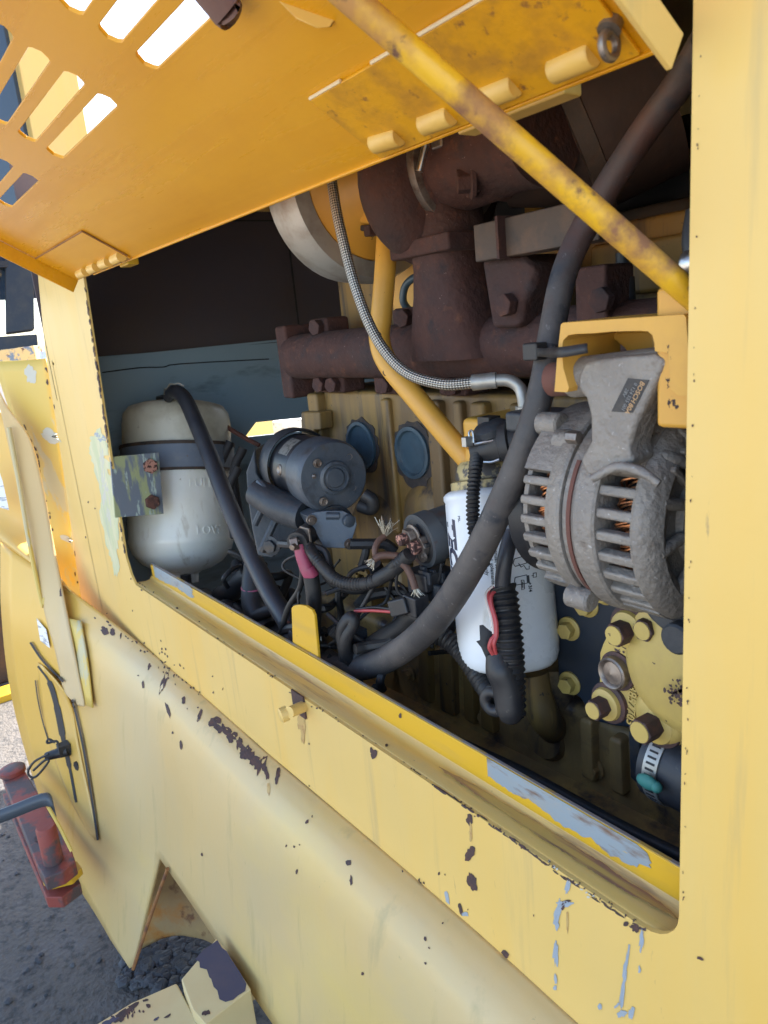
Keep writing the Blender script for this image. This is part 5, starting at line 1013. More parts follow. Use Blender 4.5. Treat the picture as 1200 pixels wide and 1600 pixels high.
# ------------------------------------------------------------------ HEATER RELAY
ra = V((0.10, 0.985, 0.10)).normalized(); rc_ = pp(655, 846, z=1.04); RR = sz(44, 1.04)
rl = thing('heater_relay', 'round grey relay with two corroded copper studs left of the white filter', 'relay', rc_)
mb = MB(); mb.lathe(rc_, ra, [(0, RR * .86), (0, RR), (.022, RR * 1.0), (.024, RR * .93), (.13, RR * .9)], 40); build('can', mb, M['relay'], rl)
mb = MB(); mb.lathe(rc_ + ra * 0.001, -ra, [(-.004, RR * .9), (.0, RR * .88), (.002, RR * .80), (.003, 0)], 36); fc = build('face', mb, M['black'], rl)
mb = MB(); mb.box(rc_ - ra * 0.006 + V((0, 0, .002)), .06, .012, .006); mb.prism([rc_ - ra * 0.003 + V((x, 0, z_)) for x, z_ in ((-.004, .016), (.012, .016), (.004, .028))], -ra * .004); build('rib', mb, M['black'], fc, bevel=.001)
for a, b, r in ((636, 840, .013), (655, 853, .016)):
    c = pp(a, b, z=1.025); mb = MB(); mb.lathe(c + ra * 0.012, -ra, [(0, r * 1.25), (.003, r * 1.25), (.004, r)], 20); hexprof(mb, c + ra * .008, -ra, r, .010); nt_ = build('terminal_nut', mb, M['oldsteel'], rl, bevel=.0008)
    mb = MB(); mb.lathe(c - ra * 0.002, -ra, [(0, r * .62), (.012, r * .62), (.013, r * .4)], 16); build('stud', mb, M['rustpink'], nt_)
mb = MB(); mb.lathe(pp(662, 868, z=1.025), -ra, [(0, .009), (.004, .009), (.004, .004), (.006, .004)], 14); build('stud', mb, M['oldsteel'], rl)
def frayed(name, label, path, r, end, dirn, n, ln, m='brownwire', grp='cut brown cables by the relay'):
    t = thing(name, label, 'cable', path[0], grp)
    q = MB(); q.tube(path, r, 12, 6); build('sleeve', q, M[m], t)
    q = MB(); rg = random.Random(int(abs(end.x) * 1e4)); d = V(dirn).normalized(); u, w_ = frame_for(d)
    for i in range(n):
        a = rg.uniform(0, 6.28); k = rg.uniform(.1, 1.0); e = d + (u * math.cos(a) + w_ * math.sin(a)) * k * .75
        b0 = end + (u * math.cos(a) + w_ * math.sin(a)) * r * .5; q.tube([b0, b0 + e * ln * .5, b0 + e * ln * rg.uniform(.7, 1.1) + (u * rg.uniform(-1, 1) + w_ * rg.uniform(-1, 1)) * ln * .3], .0004, 4, 3)
    o = build('frayed_strands', q, M['strand'], t); o['kind'] = 'stuff'
    return t
frayed('cut_cable', 'cut brown cable with a wide burst of frayed strands above the relay studs', [pp(588, 872, z=1.04), pp(586, 858, z=1.04), pp(592, 845, z=1.045), pp(601, 838, z=1.05)], .0046, pp(602, 837, z=1.05), pp(607, 805, z=1.04) - pp(601, 840, z=1.05), 34, .021)
frayed('cut_cable', 'cut brown cable ending in pale strands pointing left below the burst', [pp(640, 872, z=1.03), pp(616, 868, z=1.03), pp(596, 868, z=1.03), pp(584, 874, z=1.03)], .0052, pp(583, 875, z=1.03), pp(568, 892, z=1.03) - pp(583, 875, z=1.03), 26, .011)
frayed('cut_cable', 'cut brown cable hanging below the relay with its strands downward', [pp(628, 880, z=1.02), pp(636, 888, z=1.02), pp(644, 904, z=1.02), pp(649, 920, z=1.02)], .0052, pp(650, 920, z=1.02), pp(654, 940, z=1.02) - pp(650, 920, z=1.02), 28, .011)
# ------------------------------------------------------------------ OIL FILTER
F0 = pp(772, 762, z=0.965); F1 = pp(797, 1041, z=0.965)
fax = (F1 - F0).normalized(); FH = (F1 - F0).length; FR = sz(80, 0.965)
of = thing('oil_filter', 'white spin-on oil filter canister with navy print behind the rubber hose', 'oil filter', F0)
mb = MB(); mb.lathe(F0, fax, [(.0, FR * .86), (.003, FR * .95), (.007, FR), (.012, FR * 1.0), (.015, FR * .975), (.022, FR * .98), (FH * .86, FR * .98), (FH * .92, FR * .965), (FH * .965, FR * .91), (FH * .99, FR * .82), (FH, FR * .6), (FH, 0)], 64); can = build('canister', mb, M['filter'], of, smooth=50)
mb = MB(); mb.lathe(F0, fax, [(-.012, FR * .78), (-.010, FR * .84), (.002, FR * .84)], 44); build('seal_plate', mb, M['filtertop'], of)
fcam = (CAM - (F0 + F1) / 2); fcam = (fcam - fax * fcam.dot(fax)).normalized(); fright = fax.cross(fcam)
if fright.dot(cr) < 0: fright = -fright
def fwrap(h0, a0, rad=None):
    rad = rad or FR * .982
    def f(x, y, z_):
        t = a0 + y / rad; return F0 + fax * (h0 + x) + (fcam * math.cos(t) + fright * math.sin(t)) * (rad + max(z_, 0) + 0.0001)
    return f
def hpx(py): return (py - 762) / 279.0 * FH
text('brand_print', 'TECFIL', 0.034, None, (1, 0, 0), (0, 1, 0), M['print'], can, 0.0002, fwrap(hpx(800), math.radians(-75)), bold=0.0016, shear=0.25)
text('small_print', 'PSL', 0.0055, None, (1, 0, 0), (0, 1, 0), M['printblack'], can, 0.0002, fwrap(hpx(800), math.radians(-47)))
text('small_print', 'Instalação manual, somente', 0.0064, None, (1, 0, 0), (0, 1, 0), M['printblack'], can, 0.0002, fwrap(hpx(901), math.radians(-6)), bold=0.0001, align='RIGHT')
text('small_print', 'Instalación manual, solamente', 0.0064, None, (1, 0, 0), (0, 1, 0), M['printblack'], can, 0.0002, fwrap(hpx(904), math.radians(-11.5)), bold=0.0001, align='RIGHT')
text('small_print', 'Hand installation only', 0.0064, None, (1, 0, 0), (0, 1, 0), M['printblack'], can, 0.0002, fwrap(hpx(890), math.radians(-17.5)), bold=0.0001, align='RIGHT')
text('small_print', '+3/4', 0.0065, None, (1, 0, 0), (0, 1, 0), M['printblack'], can, 0.0002, fwrap(hpx(905), math.radians(28)), bold=0.0002)
text('small_print', '1', 0.0045, None, (1, 0, 0), (0, 1, 0), M['printblack'], can, 0.0002, fwrap(hpx(895), math.radians(33)), bold=0.0002)
def fline(pts, wd_, name='print_icon', m='printblack', closed=False):
    """print stroke wrapped on the canister; pts (picture px, relative) -> angle, height"""
    q = MB(); P = []
    for a, b in pts:
        xc = 772 + (b - 762) * 0.09; s_ = max(-.98, min(.98, (a - xc) / 80.0)); t = math.asin(s_); P.append(F0 + fax * hpx(b) + (fcam * math.cos(t) + fright * math.sin(t)) * (FR * .9815))
    if closed: P.append(P[0])
    q.tube(P, wd_, 6, 1); return q
ic = MB()
for c in (((802, 869), (818, 866), (820, 877), (803, 880), (800, 875)), ((803, 896), (820, 894), (821, 906), (805, 907), (802, 902)), ((812, 901), (816, 901), (817, 914), (813, 915)), ((830, 893), (835, 893), (835, 899), (830, 899))):
    q = fline(c, .0006, closed=True); ic.add(q.v, q.f)
for c in (((808, 876), (812, 882), (816, 880), (820, 886), (824, 886), (824, 881)), ((812, 882), (810, 879)), ((814, 903), (814.5, 912))):
    q = fline(c, .0006); ic.add(q.v, q.f)
for c in (((821.5, 871), (821.5, 877)), ((822, 895), (823, 906)), ((856, 898), (857, 903)), ((852, 891), (853, 903))):
    q = fline(c, .0016); ic.add(q.v, q.f)
build('print_icon', ic, M['printblack'], can, smooth=0)
# filter head on the block
fhd = thing('filter_head', 'chipped yellow filter head casting above the white filter', 'filter head', F0 + V((0, .03, .03)))
mb = MB(); mb.lathe(F0, fax, [(-.036, FR * .62), (-.03, FR * .70), (-.016, FR * .74), (-.010, FR * .72)], 40); build('flange', mb, M['filtertop'], fhd)
mb = MB(); mb.box(F0 + V((0.0, 0.045, 0.055)), 0.08, 0.12, 0.075); build('casting', mb, M['yengine'], fhd, bevel=.008)
mb = MB(); mb.tube([F0 + V((-.01, 0.0, 0.03)), F0 + V((-.005, .0, .052))], .03, 20, 1); build('port', mb, M['yengine'], fhd)
# pressure sensor and connector
se = thing('oil_sensor', 'black plug connector with a spring clip above the filter', 'sensor', pp(790, 695, z=0.90))
mb = MB(); s0 = pp(738, 706, z=0.91); s1_ = pp(812, 690, z=0.885); sd = (s1_ - s0).normalized()
mb.tube([s0, s0 + sd * .012, s0 + sd * .013, s0 + sd * .035, s0 + sd * .036, s1_], [.013, .015, .017, .019, .020, .021], 20, 1); build('connector', mb, M['black'], se)
mb = MB(); mb.lathe(s1_ - sd * .022, sd, [(0, .022), (.002, .028), (.012, .028), (.014, .024), (.03, .022)], 28); build('collar', mb, M['black'], se)
mb = MB(); mb.lathe(pp(768, 676, z=0.9), V((-.1, -.35, 1)), [(0, .022), (.008, .022), (.012, .017), (.014, .008)], 24); build('cap', mb, M['castdark'], se)
mb = MB(); mb.tube([pp(742, 694, z=.89), pp(752, 692, z=.885), pp(772, 688, z=.882), pp(788, 680, z=.882), pp(782, 672, z=.885)], .0018, 8, 5); mb.tube([pp(735, 690, z=.89), pp(733, 676, z=.89), pp(738, 674, z=.89), pp(740, 692, z=.89)], .0016, 8, 3); mb.tube([pp(756, 722, z=.89), pp(768, 722, z=.885), pp(780, 718, z=.882)], .0018, 8, 3); build('spring_clip', mb, M['steel'], se)
mb = MB(); mb.box(pp(730, 690, z=.89), .008, .012, .012); build('clip_end', mb, M['alubright'], se, bevel=.001)
mb = MB(); mb.box(pp(764, 658, z=.91), .02, .02, .012); mb.tube([pp(770, 658, z=.91), pp(812, 662, z=.90), pp(820, 650, z=.885)], .004, 8, 3); build('wire_lead', mb, M['conduit'], se)
mb = MB(); mb.box(pp(850, 656, z=.80), .07, .05, .022); build('bracket_block', mb, M['castdark'], se, bevel=.004)
# ------------------------------------------------------------------ conduits and wires
def corr(name, th, P, r, amp=.0012, pitch=.0052, m='conduit', n=26, seg=14, parent=None):
    q = MB(); q.tube(P, (lambda d: r + amp * math.sin(2 * math.pi * d / pitch)), seg, n); return build(name, q, M[m], parent or th)
c1 = thing('corrugated_conduit', 'upright ribbed black conduit dropping from the connector beside the print', 'conduit', pp(745, 780, z=.88), 'ribbed black conduits in the engine bay')
corr('sleeve', c1, [pp(745, 712, z=.90), pp(742, 740, z=.885), pp(739, 780, z=.875), pp(740, 820, z=.868), pp(748, 860, z=.865), pp(756, 885, z=.87)], .0075)
c2 = thing('corrugated_conduit', 'thick split ribbed conduit hanging in front of the filter with red wires', 'conduit', pp(790, 1000, z=.86), 'ribbed black conduits in the engine bay')
corr('sleeve', c2, [pp(783, 918, z=.862), pp(786, 930, z=.86), pp(792, 980, z=.855), pp(796, 1030, z=.855), pp(798, 1100, z=.86), pp(797, 1118, z=.86)], .0168, .0016, .0072, n=26, seg=18)
mb = MB(); mb.tube([pp(775, 1020, z=.855), pp(782, 1045, z=.853), pp(792, 1070, z=.855), pp(797, 1110, z=.857), pp(796, 1124, z=.86)], [.012, .018, .0178, .0165, .011], 16, 4); build('tape_wrap', mb, M['black'], c2)
P = [pp(a, b, z=.852) for a, b in ((749, 977), (758, 985), (766, 990), (770, 1016), (760, 1030), (752, 1012), (744, 1002), (750, 1000))]; mb = MB(); mb.prism(P, V((.002, .004, 0))); build('torn_tape', mb, M['black'], c2)
mb = MB(); mb.tube([pp(772, 918, z=.855), pp(763, 924, z=.853), pp(763, 940, z=.848), pp(770, 965, z=.842), pp(774, 990, z=.840), pp(768, 1000, z=.840), pp(765, 1012, z=.842), pp(770, 1022, z=.845)], .0026, 8, 6); mb.tube([pp(776, 922, z=.852), pp(768, 930, z=.848), pp(768, 945, z=.844), pp(775, 970, z=.839), pp(776, 992, z=.838), pp(772, 1006, z=.838), pp(775, 1022, z=.845)], .0024, 8, 6); build('red_wire', mb, M['redwire'], c2)
mb = MB(); mb.tube([pp(770, 916, z=.853), pp(760, 926, z=.851), pp(760, 940, z=.847), pp(768, 966, z=.841), pp(771, 990, z=.8395)], .0016, 6, 6); build('pale_wire', mb, M['whitewire'], c2)
mb = MB(); mb.tube([pp(800, 830, z=.85), pp(790, 870, z=.845), pp(786, 900, z=.85), pp(785, 930, z=.858)], .0092, 14, 5); build('inner_cable', mb, M['rubberblue'], c2)
c3 = thing('corrugated_conduit', 'ribbed conduit sloping under the filter to the taped joint', 'conduit', pp(730, 1030, z=.96), 'ribbed black conduits in the engine bay')
corr('sleeve', c3, [pp(660, 985, z=1.0), pp(700, 1000, z=.98), pp(730, 1030, z=.96), pp(756, 1070, z=.93), pp(780, 1096, z=.89)], .0125, .0013, .0062, n=26)
mb = MB(); mb.torus(pp(772, 1096, z=.875), V((.3, -1, .1)), .012, .007, 24, 10); build('elbow_boot', mb, M['black'], c3)
c4 = thing('corrugated_conduit', 'drooping ribbed conduit slung between the starter and the relay', 'conduit', pp(570, 905, z=1.1), 'ribbed black conduits in the engine bay')
corr('sleeve', c4, [pp(478, 848, z=1.15), pp(500, 880, z=1.12), pp(530, 908, z=1.1), pp(570, 912, z=1.08), pp(600, 900, z=1.06), pp(624, 878, z=1.03), pp(636, 868, z=1.02)], .0095, .0006, .005, n=18)
mb = MB(); mb.tube([pp(590, 905, z=1.06), pp(618, 888, z=1.04), pp(640, 866, z=1.015)], .0105, 12, 5); build('tape_wrap', mb, M['conduit'], c4)
wi = thing('wiring_harness', 'tangled black wiring harness on the lower block behind the yellow tab', 'wiring', pp(600, 980, z=1.1))
for P, r, m in (([(505, 870, 1.17), (520, 905, 1.16), (560, 918, 1.14), (590, 900, 1.12), (584, 880, 1.1)], .0115, 'conduit'), ([(540, 1030, 1.12), (535, 985, 1.1), (548, 965, 1.09), (552, 975, 1.09), (540, 1000, 1.1), (545, 1030, 1.12), (575, 1030, 1.13)], .010, 'conduit'),
                ([(545, 1035, 1.13), (590, 1005, 1.12), (630, 980, 1.08), (655, 960, 1.04), (700, 985, 1.0)], .0165, 'conduit'), ([(590, 905, 1.08), (565, 950, 1.1), (545, 985, 1.12), (505, 1015, 1.18)], .0035, 'conduit'), ([(466, 860, 1.16), (472, 890, 1.18), (468, 920, 1.2), (450, 950, 1.24), (440, 985, 1.28)], .005, 'conduit'),
                ([(476, 862, 1.16), (446, 876, 1.2), (444, 890, 1.2), (470, 905, 1.2)], .0022, 'conduit'), ([(478, 905, 1.2), (466, 930, 1.2), (470, 960, 1.21)], .0022, 'conduit'), ([(554, 955, 1.1), (580, 954, 1.08), (612, 956, 1.05)], .0024, 'redwire'), ([(556, 952, 1.1), (585, 949, 1.08), (612, 952, 1.05)], .0022, 'conduit'),
                ([(622, 885, 1.03), (620, 920, 1.05), (640, 940, 1.05)], .0022, 'conduit'), ([(690, 880, 1.02), (684, 910, 1.03), (660, 932, 1.04), (640, 936, 1.04)], .0024, 'conduit'), ([(442, 970, 1.3), (452, 975, 1.28), (458, 985, 1.25)], .004, 'redband')):
    q = MB(); q.tube([pp(a, b, z=c) for a, b, c in P], r, 10, 6); build('wire', q, M[m], wi)
mb = MB(); mb.box(pp(628, 946, z=1.04), .035, .022, .024, (V((.9, .2, .35)).normalized(), V((-.2, .97, 0)).normalized(), V((-.35, 0, .93)).normalized())); mb.box(pp(650, 944, z=1.03), .03, .026, .03); mb.box(pp(664, 905, z=1.04), .04, .03, .026); build('plug', mb, M['black'], wi, bevel=.003)
mb = MB(); mb.box(pp(684, 925, z=1.02), .012, .006, .02); mb.box(pp(664, 902, z=1.022), .024, .004, .018); build('plug_clip', mb, M['castdark'], wi, bevel=.001)
mb = MB(); mb.box(pp(560, 992, z=1.14), .02, .02, .02); build('clip', mb, M['castdark'], wi)
# dark hose bundle lower left
hb = thing('hose_bundle', 'dark oily hoses and fittings low behind the tank with a pink ring', 'hoses', pp(370, 930, z=1.55))
for P, r in (([(345, 930, 1.7), (362, 925, 1.62), (395, 900, 1.55), (430, 960, 1.5)], .022), ([(318, 935, 1.75), (335, 965, 1.6), (400, 975, 1.5), (450, 1000, 1.4)], .026), ([(400, 880, 1.5), (396, 915, 1.48), (398, 950, 1.46), (420, 985, 1.42)], .024), ([(372, 880, 1.72), (370, 910, 1.68), (356, 950, 1.62)], .016), ([(290, 898, 1.78), (292, 915, 1.78), (300, 940, 1.75)], .013), ([(400, 962, 1.42), (440, 950, 1.38), (470, 975, 1.35)], .012)):
    q = MB(); q.tube([pp(a, b, z=c) for a, b, c in P], r, 14, 6); build('hose', q, M['conduit'], hb)
mb = MB(); mb.torus(pp(397, 915, z=1.475), V((0.1, -.1, 1)), .025, .0018, 28, 8); build('ring', mb, M['pink'], hb)
for a, b, c in ((360, 690, 1.84), (380, 700, 1.8), (372, 730, 1.75)):
    q = MB(); q.tube([pp(a, b, z=c), pp(a - 15, b + 40, z=c), pp(a - 5, b + 110, z=c - .02)], .011, 10, 4); build('hose', q, M['dark'], hb)

# more small wires, clips and grime-black hoses low in the bay
wl = thing('loose_wires', 'loose thin wires and dark tubes strewn along the oily lower block', 'wires', pp(600, 1010, z=1.15))
rw = random.Random(21)
def behind(p): return p if p.y > .085 else CAM + (p - CAM) * ((.085 - CAM.y) / (p.y - CAM.y))
for i in range(30):
    ax_, ay_ = rw.uniform(470, 700), rw.uniform(860, 1040); zz = 1.06 + rw.uniform(0, .10) + max(0, (600 - ax_)) * .0008
    pts = [behind(pp(ax_, ay_, z=zz))]
    th_ = rw.uniform(0, 6.28)
    for k in range(4):
        th_ += rw.uniform(-.8, .8); ax_ = min(712, max(440, ax_ + math.cos(th_) * rw.uniform(16, 38))); ay_ = min(1075, max(850, ay_ + math.sin(th_) * rw.uniform(12, 30)))
        pts.append(behind(pp(ax_, ay_, z=zz + rw.uniform(-.015, .02))))
    q_ = MB(); q_.tube(pts, rw.choice((.002, .0028, .004, .0065, .009)), 8, 5); build('wire', q_, M[rw.choice(('conduit', 'conduit', 'black'))], wl)
for i in range(14):
    ax_, ay_ = rw.uniform(355, 450), rw.uniform(880, 990); zz = 1.5 + rw.uniform(0, .2)
    pts = [pp(ax_, ay_, z=zz)]
    for k in range(3): ax_ = max(350, ax_ + rw.uniform(-35, 40)); ay_ += rw.uniform(-30, 40); pts.append(pp(ax_, ay_, z=zz + rw.uniform(-.03, .03)))
    q_ = MB(); q_.tube(pts, rw.choice((.003, .005, .009, .014)), 10, 5); build('wire', q_, M['conduit'], wl)
bx = thing('harness_junction', 'dark blue junction box with pale clips under the relay', 'junction box', pp(675, 905, z=1.06))
mb = MB(); mb.box(pp(676, 908, z=1.075), .06, .05, .04); build('case', mb, M['navy'], bx, bevel=.004)
for a, b in ((662, 893), (676, 898), (690, 902)): mb = MB(); mb.box(pp(a, b, z=1.03), .010, .006, .016); build('clip', mb, M['castdark'], bx, bevel=.001)
# ================================================================== ALTERNATOR
AX = V((-0.41, 0.128, 1.366)); AR = 0.0975
al = thing('alternator', 'dusty cast aluminium alternator with slotted housing and copper windings showing', 'alternator', AX)
def ring(parent, name, m, prof, seg=64):
    q = MB(); q.lathe(V((0, AX.y, AX.z)), V((1, 0, 0)), prof, seg, cap=False); return build(name, q, M[m], parent, smooth=35)
def e_(t): return V((0, -math.cos(t), math.sin(t)))
def arcbox(x0, x1, r0, r1, t0, t1, n=6):
    q = MB(); vs = []; fs = []
    for i in range(n + 1):
        t = t0 + (t1 - t0) * i / n
        for x, r in ((x0, r0), (x0, r1), (x1, r1), (x1, r0)): vs.append(V((x, AX.y, AX.z)) + e_(t) * r)
    for i in range(n):
        a = 4 * i; b = a + 4
        for k in range(4): fs.append((a + k, a + (k + 1) % 4, b + (k + 1) % 4, b + k))
    fs += [(0, 1, 2, 3), (4 * n + 3, 4 * n + 2, 4 * n + 1, 4 * n)]
    q.add(vs, fs); return q
xa = -0.474
ring(al, 'rear_housing', 'alu', [(-.437, .060), (-.437, .093), (-.434, .0955), (-.4205, AR), (-.418, .096), (-.418, .060)])
ring(al, 'rear_rim', 'alu', [(-.474, .05), (-.474, .080), (-.470, .085), (-.464, .086), (-.464, .05)])
ring(al, 'stator_ring', 'alu', [(-.4185, .060), (-.4165, .0935), (-.402, .0945), (-.402, .060)])
build('stator_band', arcbox(-.4105, -.4065, .093, .0958, -.95, .62, 16), M['redband'], al)
ring(al, 'front_housing', 'alu', [(-.4025, .060), (-.4025, .0965), (-.400, .099), (-.382, .0985), (-.380, .0965), (-.380, .060)])
ring(al, 'front_ring', 'alu', [(-.3475, .060), (-.3475, .0935), (-.344, .0955), (-.337, .093), (-.331, .086), (-.3275, .077), (-.330, .070), (-.336, .064), (-.336, .02)])
ring(al, 'hub', 'alu', [(-.337, .048), (-.330, .046), (-.328, .036), (-.333, .03), (-.333, .0)])
dr = ring(al, 'rotor_core', 'dark', [(-.47, .0), (-.47, .055), (-.34, .055), (-.34, .0)])
# windings
for xc, w_, t0, t1 in ((-.362, .012, -.8, .55), (-.447, .010, -.6, .5)):
    q = MB(); rg = random.Random(int(xc * -1000))
    for i in range(46):
        t = t0 + (t1 - t0) * i / 45; r = .073 + rg.uniform(-.003, .007); sl = rg.uniform(-.012, .012)
        pts = [V((xc - w_, AX.y, AX.z)) + e_(t - .05) * (r - .006), V((xc - w_ * .4 + sl * .3, AX.y, AX.z)) + e_(t + sl) * (r + .004), V((xc + w_ * .5, AX.y, AX.z)) + e_(t + .05 + sl) * (r + .004), V((xc + w_, AX.y, AX.z)) + e_(t + .08) * (r - .006)]
        q.tube(pts, .0011, 6, 4)
    o = build('winding', q, M['copper'], al); o['kind'] = 'stuff'
# bars between the slots, all round; closed cover over the top and bottom arcs
for k in range(30):
    t = math.radians(-170 + 12 * k)
    q = arcbox(-.3815, -.3445, .083, .0948, t - .048, t + .048, 3)
    build('fin', q, M['alu'], al, bevel=.0025, bevseg=2)
    q = arcbox(-.469, -.436, .080, .0915, t - .048, t + .048, 3); build('fin', q, M['alu'], al, bevel=.0025, bevseg=2)
for t0, t1 in ((math.radians(33), math.radians(170)), (math.radians(-170), math.radians(-52))):
    build('cover_shell', arcbox(-.3825, -.3435, .080, .0962, t0, t1, 24), M['alu'], al)
for t0, t1 in ((math.radians(28), math.radians(170)), (math.radians(-170), math.radians(-48))):
    build('cover_shell', arcbox(-.468, -.4355, .08, .0935, t0, t1, 24), M['alu'], al)
# curved end grille facing the viewer, upper right
for k in range(5):
    t0 = math.radians(46 + 17 * k); q = MB()
    q.tube([V((-.350, AX.y, AX.z)) + e_(t0) * .092, V((-.334, AX.y, AX.z)) + e_(t0) * .084, V((-.328, AX.y, AX.z)) + e_(t0 + .10) * .066, V((-.329, AX.y, AX.z)) + e_(t0 + .18) * .046], [.006, .0058, .005, .004], 10, 6); build('end_fin', q, M['alu'], al)
for t0 in (-.85, -.2, .35):
    q = MB(); q.tube([V((-.333, AX.y, AX.z)) + e_(t0) * .078, V((-.329, AX.y, AX.z)) + e_(t0 + .05) * .05], [.006, .005], 10, 1); build('end_spoke', q, M['alu'], al)
q = MB(); q.lathe(pp(1015, 712, z=.60), V((1, -.3, .1)), [(-.03, .019), (0, .019), (.004, .016), (.004, 0)], 26); build('regulator_can', q, M['starter'], al)
q = MB(); q.tube([pp(925, 748, z=.580), pp(962, 730, z=.568), pp(1000, 736, z=.556), pp(1030, 756, z=.548)], [.0035, .004, .004, .003], 10, 5); build('casting_edge', q, M['alu'], al)
for k in range(7):
    t0 = math.radians(38 + 13 * k); q = arcbox(-.334, -.3255, .05, .083, t0, t0 + .07, 2); build('end_fin', q, M['alu'], al, bevel=.002)
# seam clamp lugs
for a, b, z_ in ((862, 662, .69), (890, 690, .665), (908, 934, .68)):
    q = MB(); q.lathe(pp(a, b, z=z_), V((1, 0, 0)), [(-.014, .008), (-.012, .011), (.011, .011), (.013, .009)], 18); build('bolt_lug', q, M['alu'], al)
bolt(al, pp(888, 683, z=.63), (1, 0, 0), .006, .012, M['oldsteel'])
# arm up to the pivot, with the rating plate
YA = 0.028
P = [pp(a, b, Y=YA) for a, b in ((902, 588), (912, 566), (936, 560), (1022, 552), (1040, 562), (1034, 580), (1006, 640), (992, 668), (983, 700), (990, 722), (960, 742), (915, 742), (905, 720), (922, 690), (921, 650), (914, 622), (900, 606))]
q = MB(); q.prism(P, V((0, .03, 0))); arm = build('pivot_arm', q, M['alu'], al, bevel=.004, bevseg=3)
pv0 = pp(896, 590, Y=YA + .018); pv1 = pp(1046, 575, Y=YA + .018)
q = MB(); q.tube([pv0, pv1], .0165, 26, 1); build('pivot_barrel', q, M['alu'], al)
q = MB(); q.tube([pv0 - (pv1 - pv0) * .25, pv0], .0145, 20, 1); build('pivot_bush', q, M['redband'], al)
LP = [pp(a, b, Y=YA - .0006) for a, b in ((955, 643), (981, 591), (1014, 594), (988, 645))]
q = MB(); q.prism(LP, V((0, .0008, 0))); lp = build('rating_plate', q, M['plate'], al, smooth=0)
ur = (LP[3] - LP[2]).normalized(); uu = V((0, -1, 0)).cross(ur).normalized() * -1   # writing runs down the plate
uu = (LP[2] - LP[1]); uu = (uu - ur * uu.dot(ur)).normalized()
hgt = (LP[2] - LP[1]).length
for s_, off, m, sx0, siz in (('BOSCH', .80, 'orangeprint', .06, .0055), ('80A', .80, 'orangeprint', .70, .0055), ('0 124 555 001', .55, 'greyprint', .12, .0042), ('28V', .28, 'greyprint', .30, .0042)):
    o_ = LP[1] + (LP[2] - LP[1]) * off + (LP[0] - LP[1]) * sx0 + V((0, -.0004, 0)) - uu * .002
    text('plate_print', s_, siz, o_, ur, uu, M[m], lp, .0001)
# fan and pulley disc at the alternator's left end
pl = thing('drive_pulley', 'black slotted fan pulley edge-on between the filter and the alternator', 'pulley', V((-.50, AX.y, AX.z)))
q = MB(); q.lathe(V((-.505, AX.y + .02, AX.z - .018)), V((1, 0, 0)), [(-.018, .03), (-.018, .073), (-.014, .076), (-.006, .070), (0, .070), (.006, .076), (.010, .073), (.010, .03)], 56); build('rim', q, M['black'], pl)
for k in range(18):
    t = math.radians(20 * k); c = V((-.494, AX.y + .02, AX.z - .018)) + e_(t) * .058
    q = MB(); q.box(c, .003, .012, .016, (V((1, 0, 0)), e_(t), V((1, 0, 0)).cross(e_(t)))); build('vane', q, M['oldsteel'], pl)
# ------------------------------------------------------------------ yellow mounting bracket
mbk = thing('mount_bracket', 'yellow cast mounting bracket with chipped edges holding the alternator pivot', 'bracket', pp(970, 505, Y=.02))
YK = 0.020
P = [pp(a, b, Y=YK) for a, b in ((876, 507), (880, 504), (1068, 491), (1072, 496), (1080, 612), (1074, 619), (1058, 618), (1047, 608), (1044, 552), (1023, 549), (1022, 536), (1019, 524), (1012, 518), (1000, 517), (960, 518), (926, 521), (900, 522), (888, 524), (880, 532), (878, 545), (880, 575), (889, 606), (886, 613), (866, 612), (870, 560))]
q = MB(); q.prism(P, V((0, .075, 0))); build('casting', q, M['yengine'], mbk, bevel=.003, bevseg=3)
P = [pp(a, b, Y=.085) for a, b in ((925, 520), (950, 525), (975, 545), (985, 560), (1025, 555), (1022, 515))]; q = MB(); q.prism(P, V((0, .01, 0))); build('web', q, M['yengine'], mbk, bevel=.003)
q = MB(); q.box(pp(1102, 552, Y=.07), .03, .08, .10); build('side_cheek', q, M['ytube'], mbk, bevel=.004)
q = MB(); q.lathe(pp(1056, 485, Y=.04), V((0, -1, .2)), [(0, .011), (.006, .011), (.008, .008)], 16); build('cap_screw', q, M['ytube'], mbk)
# clamp and hose tail at the right edge
sc2 = thing('hose_clamp', 'bright steel hose clamp at the right edge of the opening', 'clamp', pp(1078, 412, z=.6))
q = MB(); q.lathe(pp(1070, 414, z=.62), V((1, 0, 0)), [(0, .010), (.002, .0115), (.012, .0115), (.014, .010)], 24); build('band', q, M['steel'], sc2)
q = MB(); q.tube([pp(1086, 330, z=.64), pp(1080, 380, z=.64), pp(1090, 420, z=.64)], .008, 14, 4); build('hose_tail', q, M['conduit'], sc2)
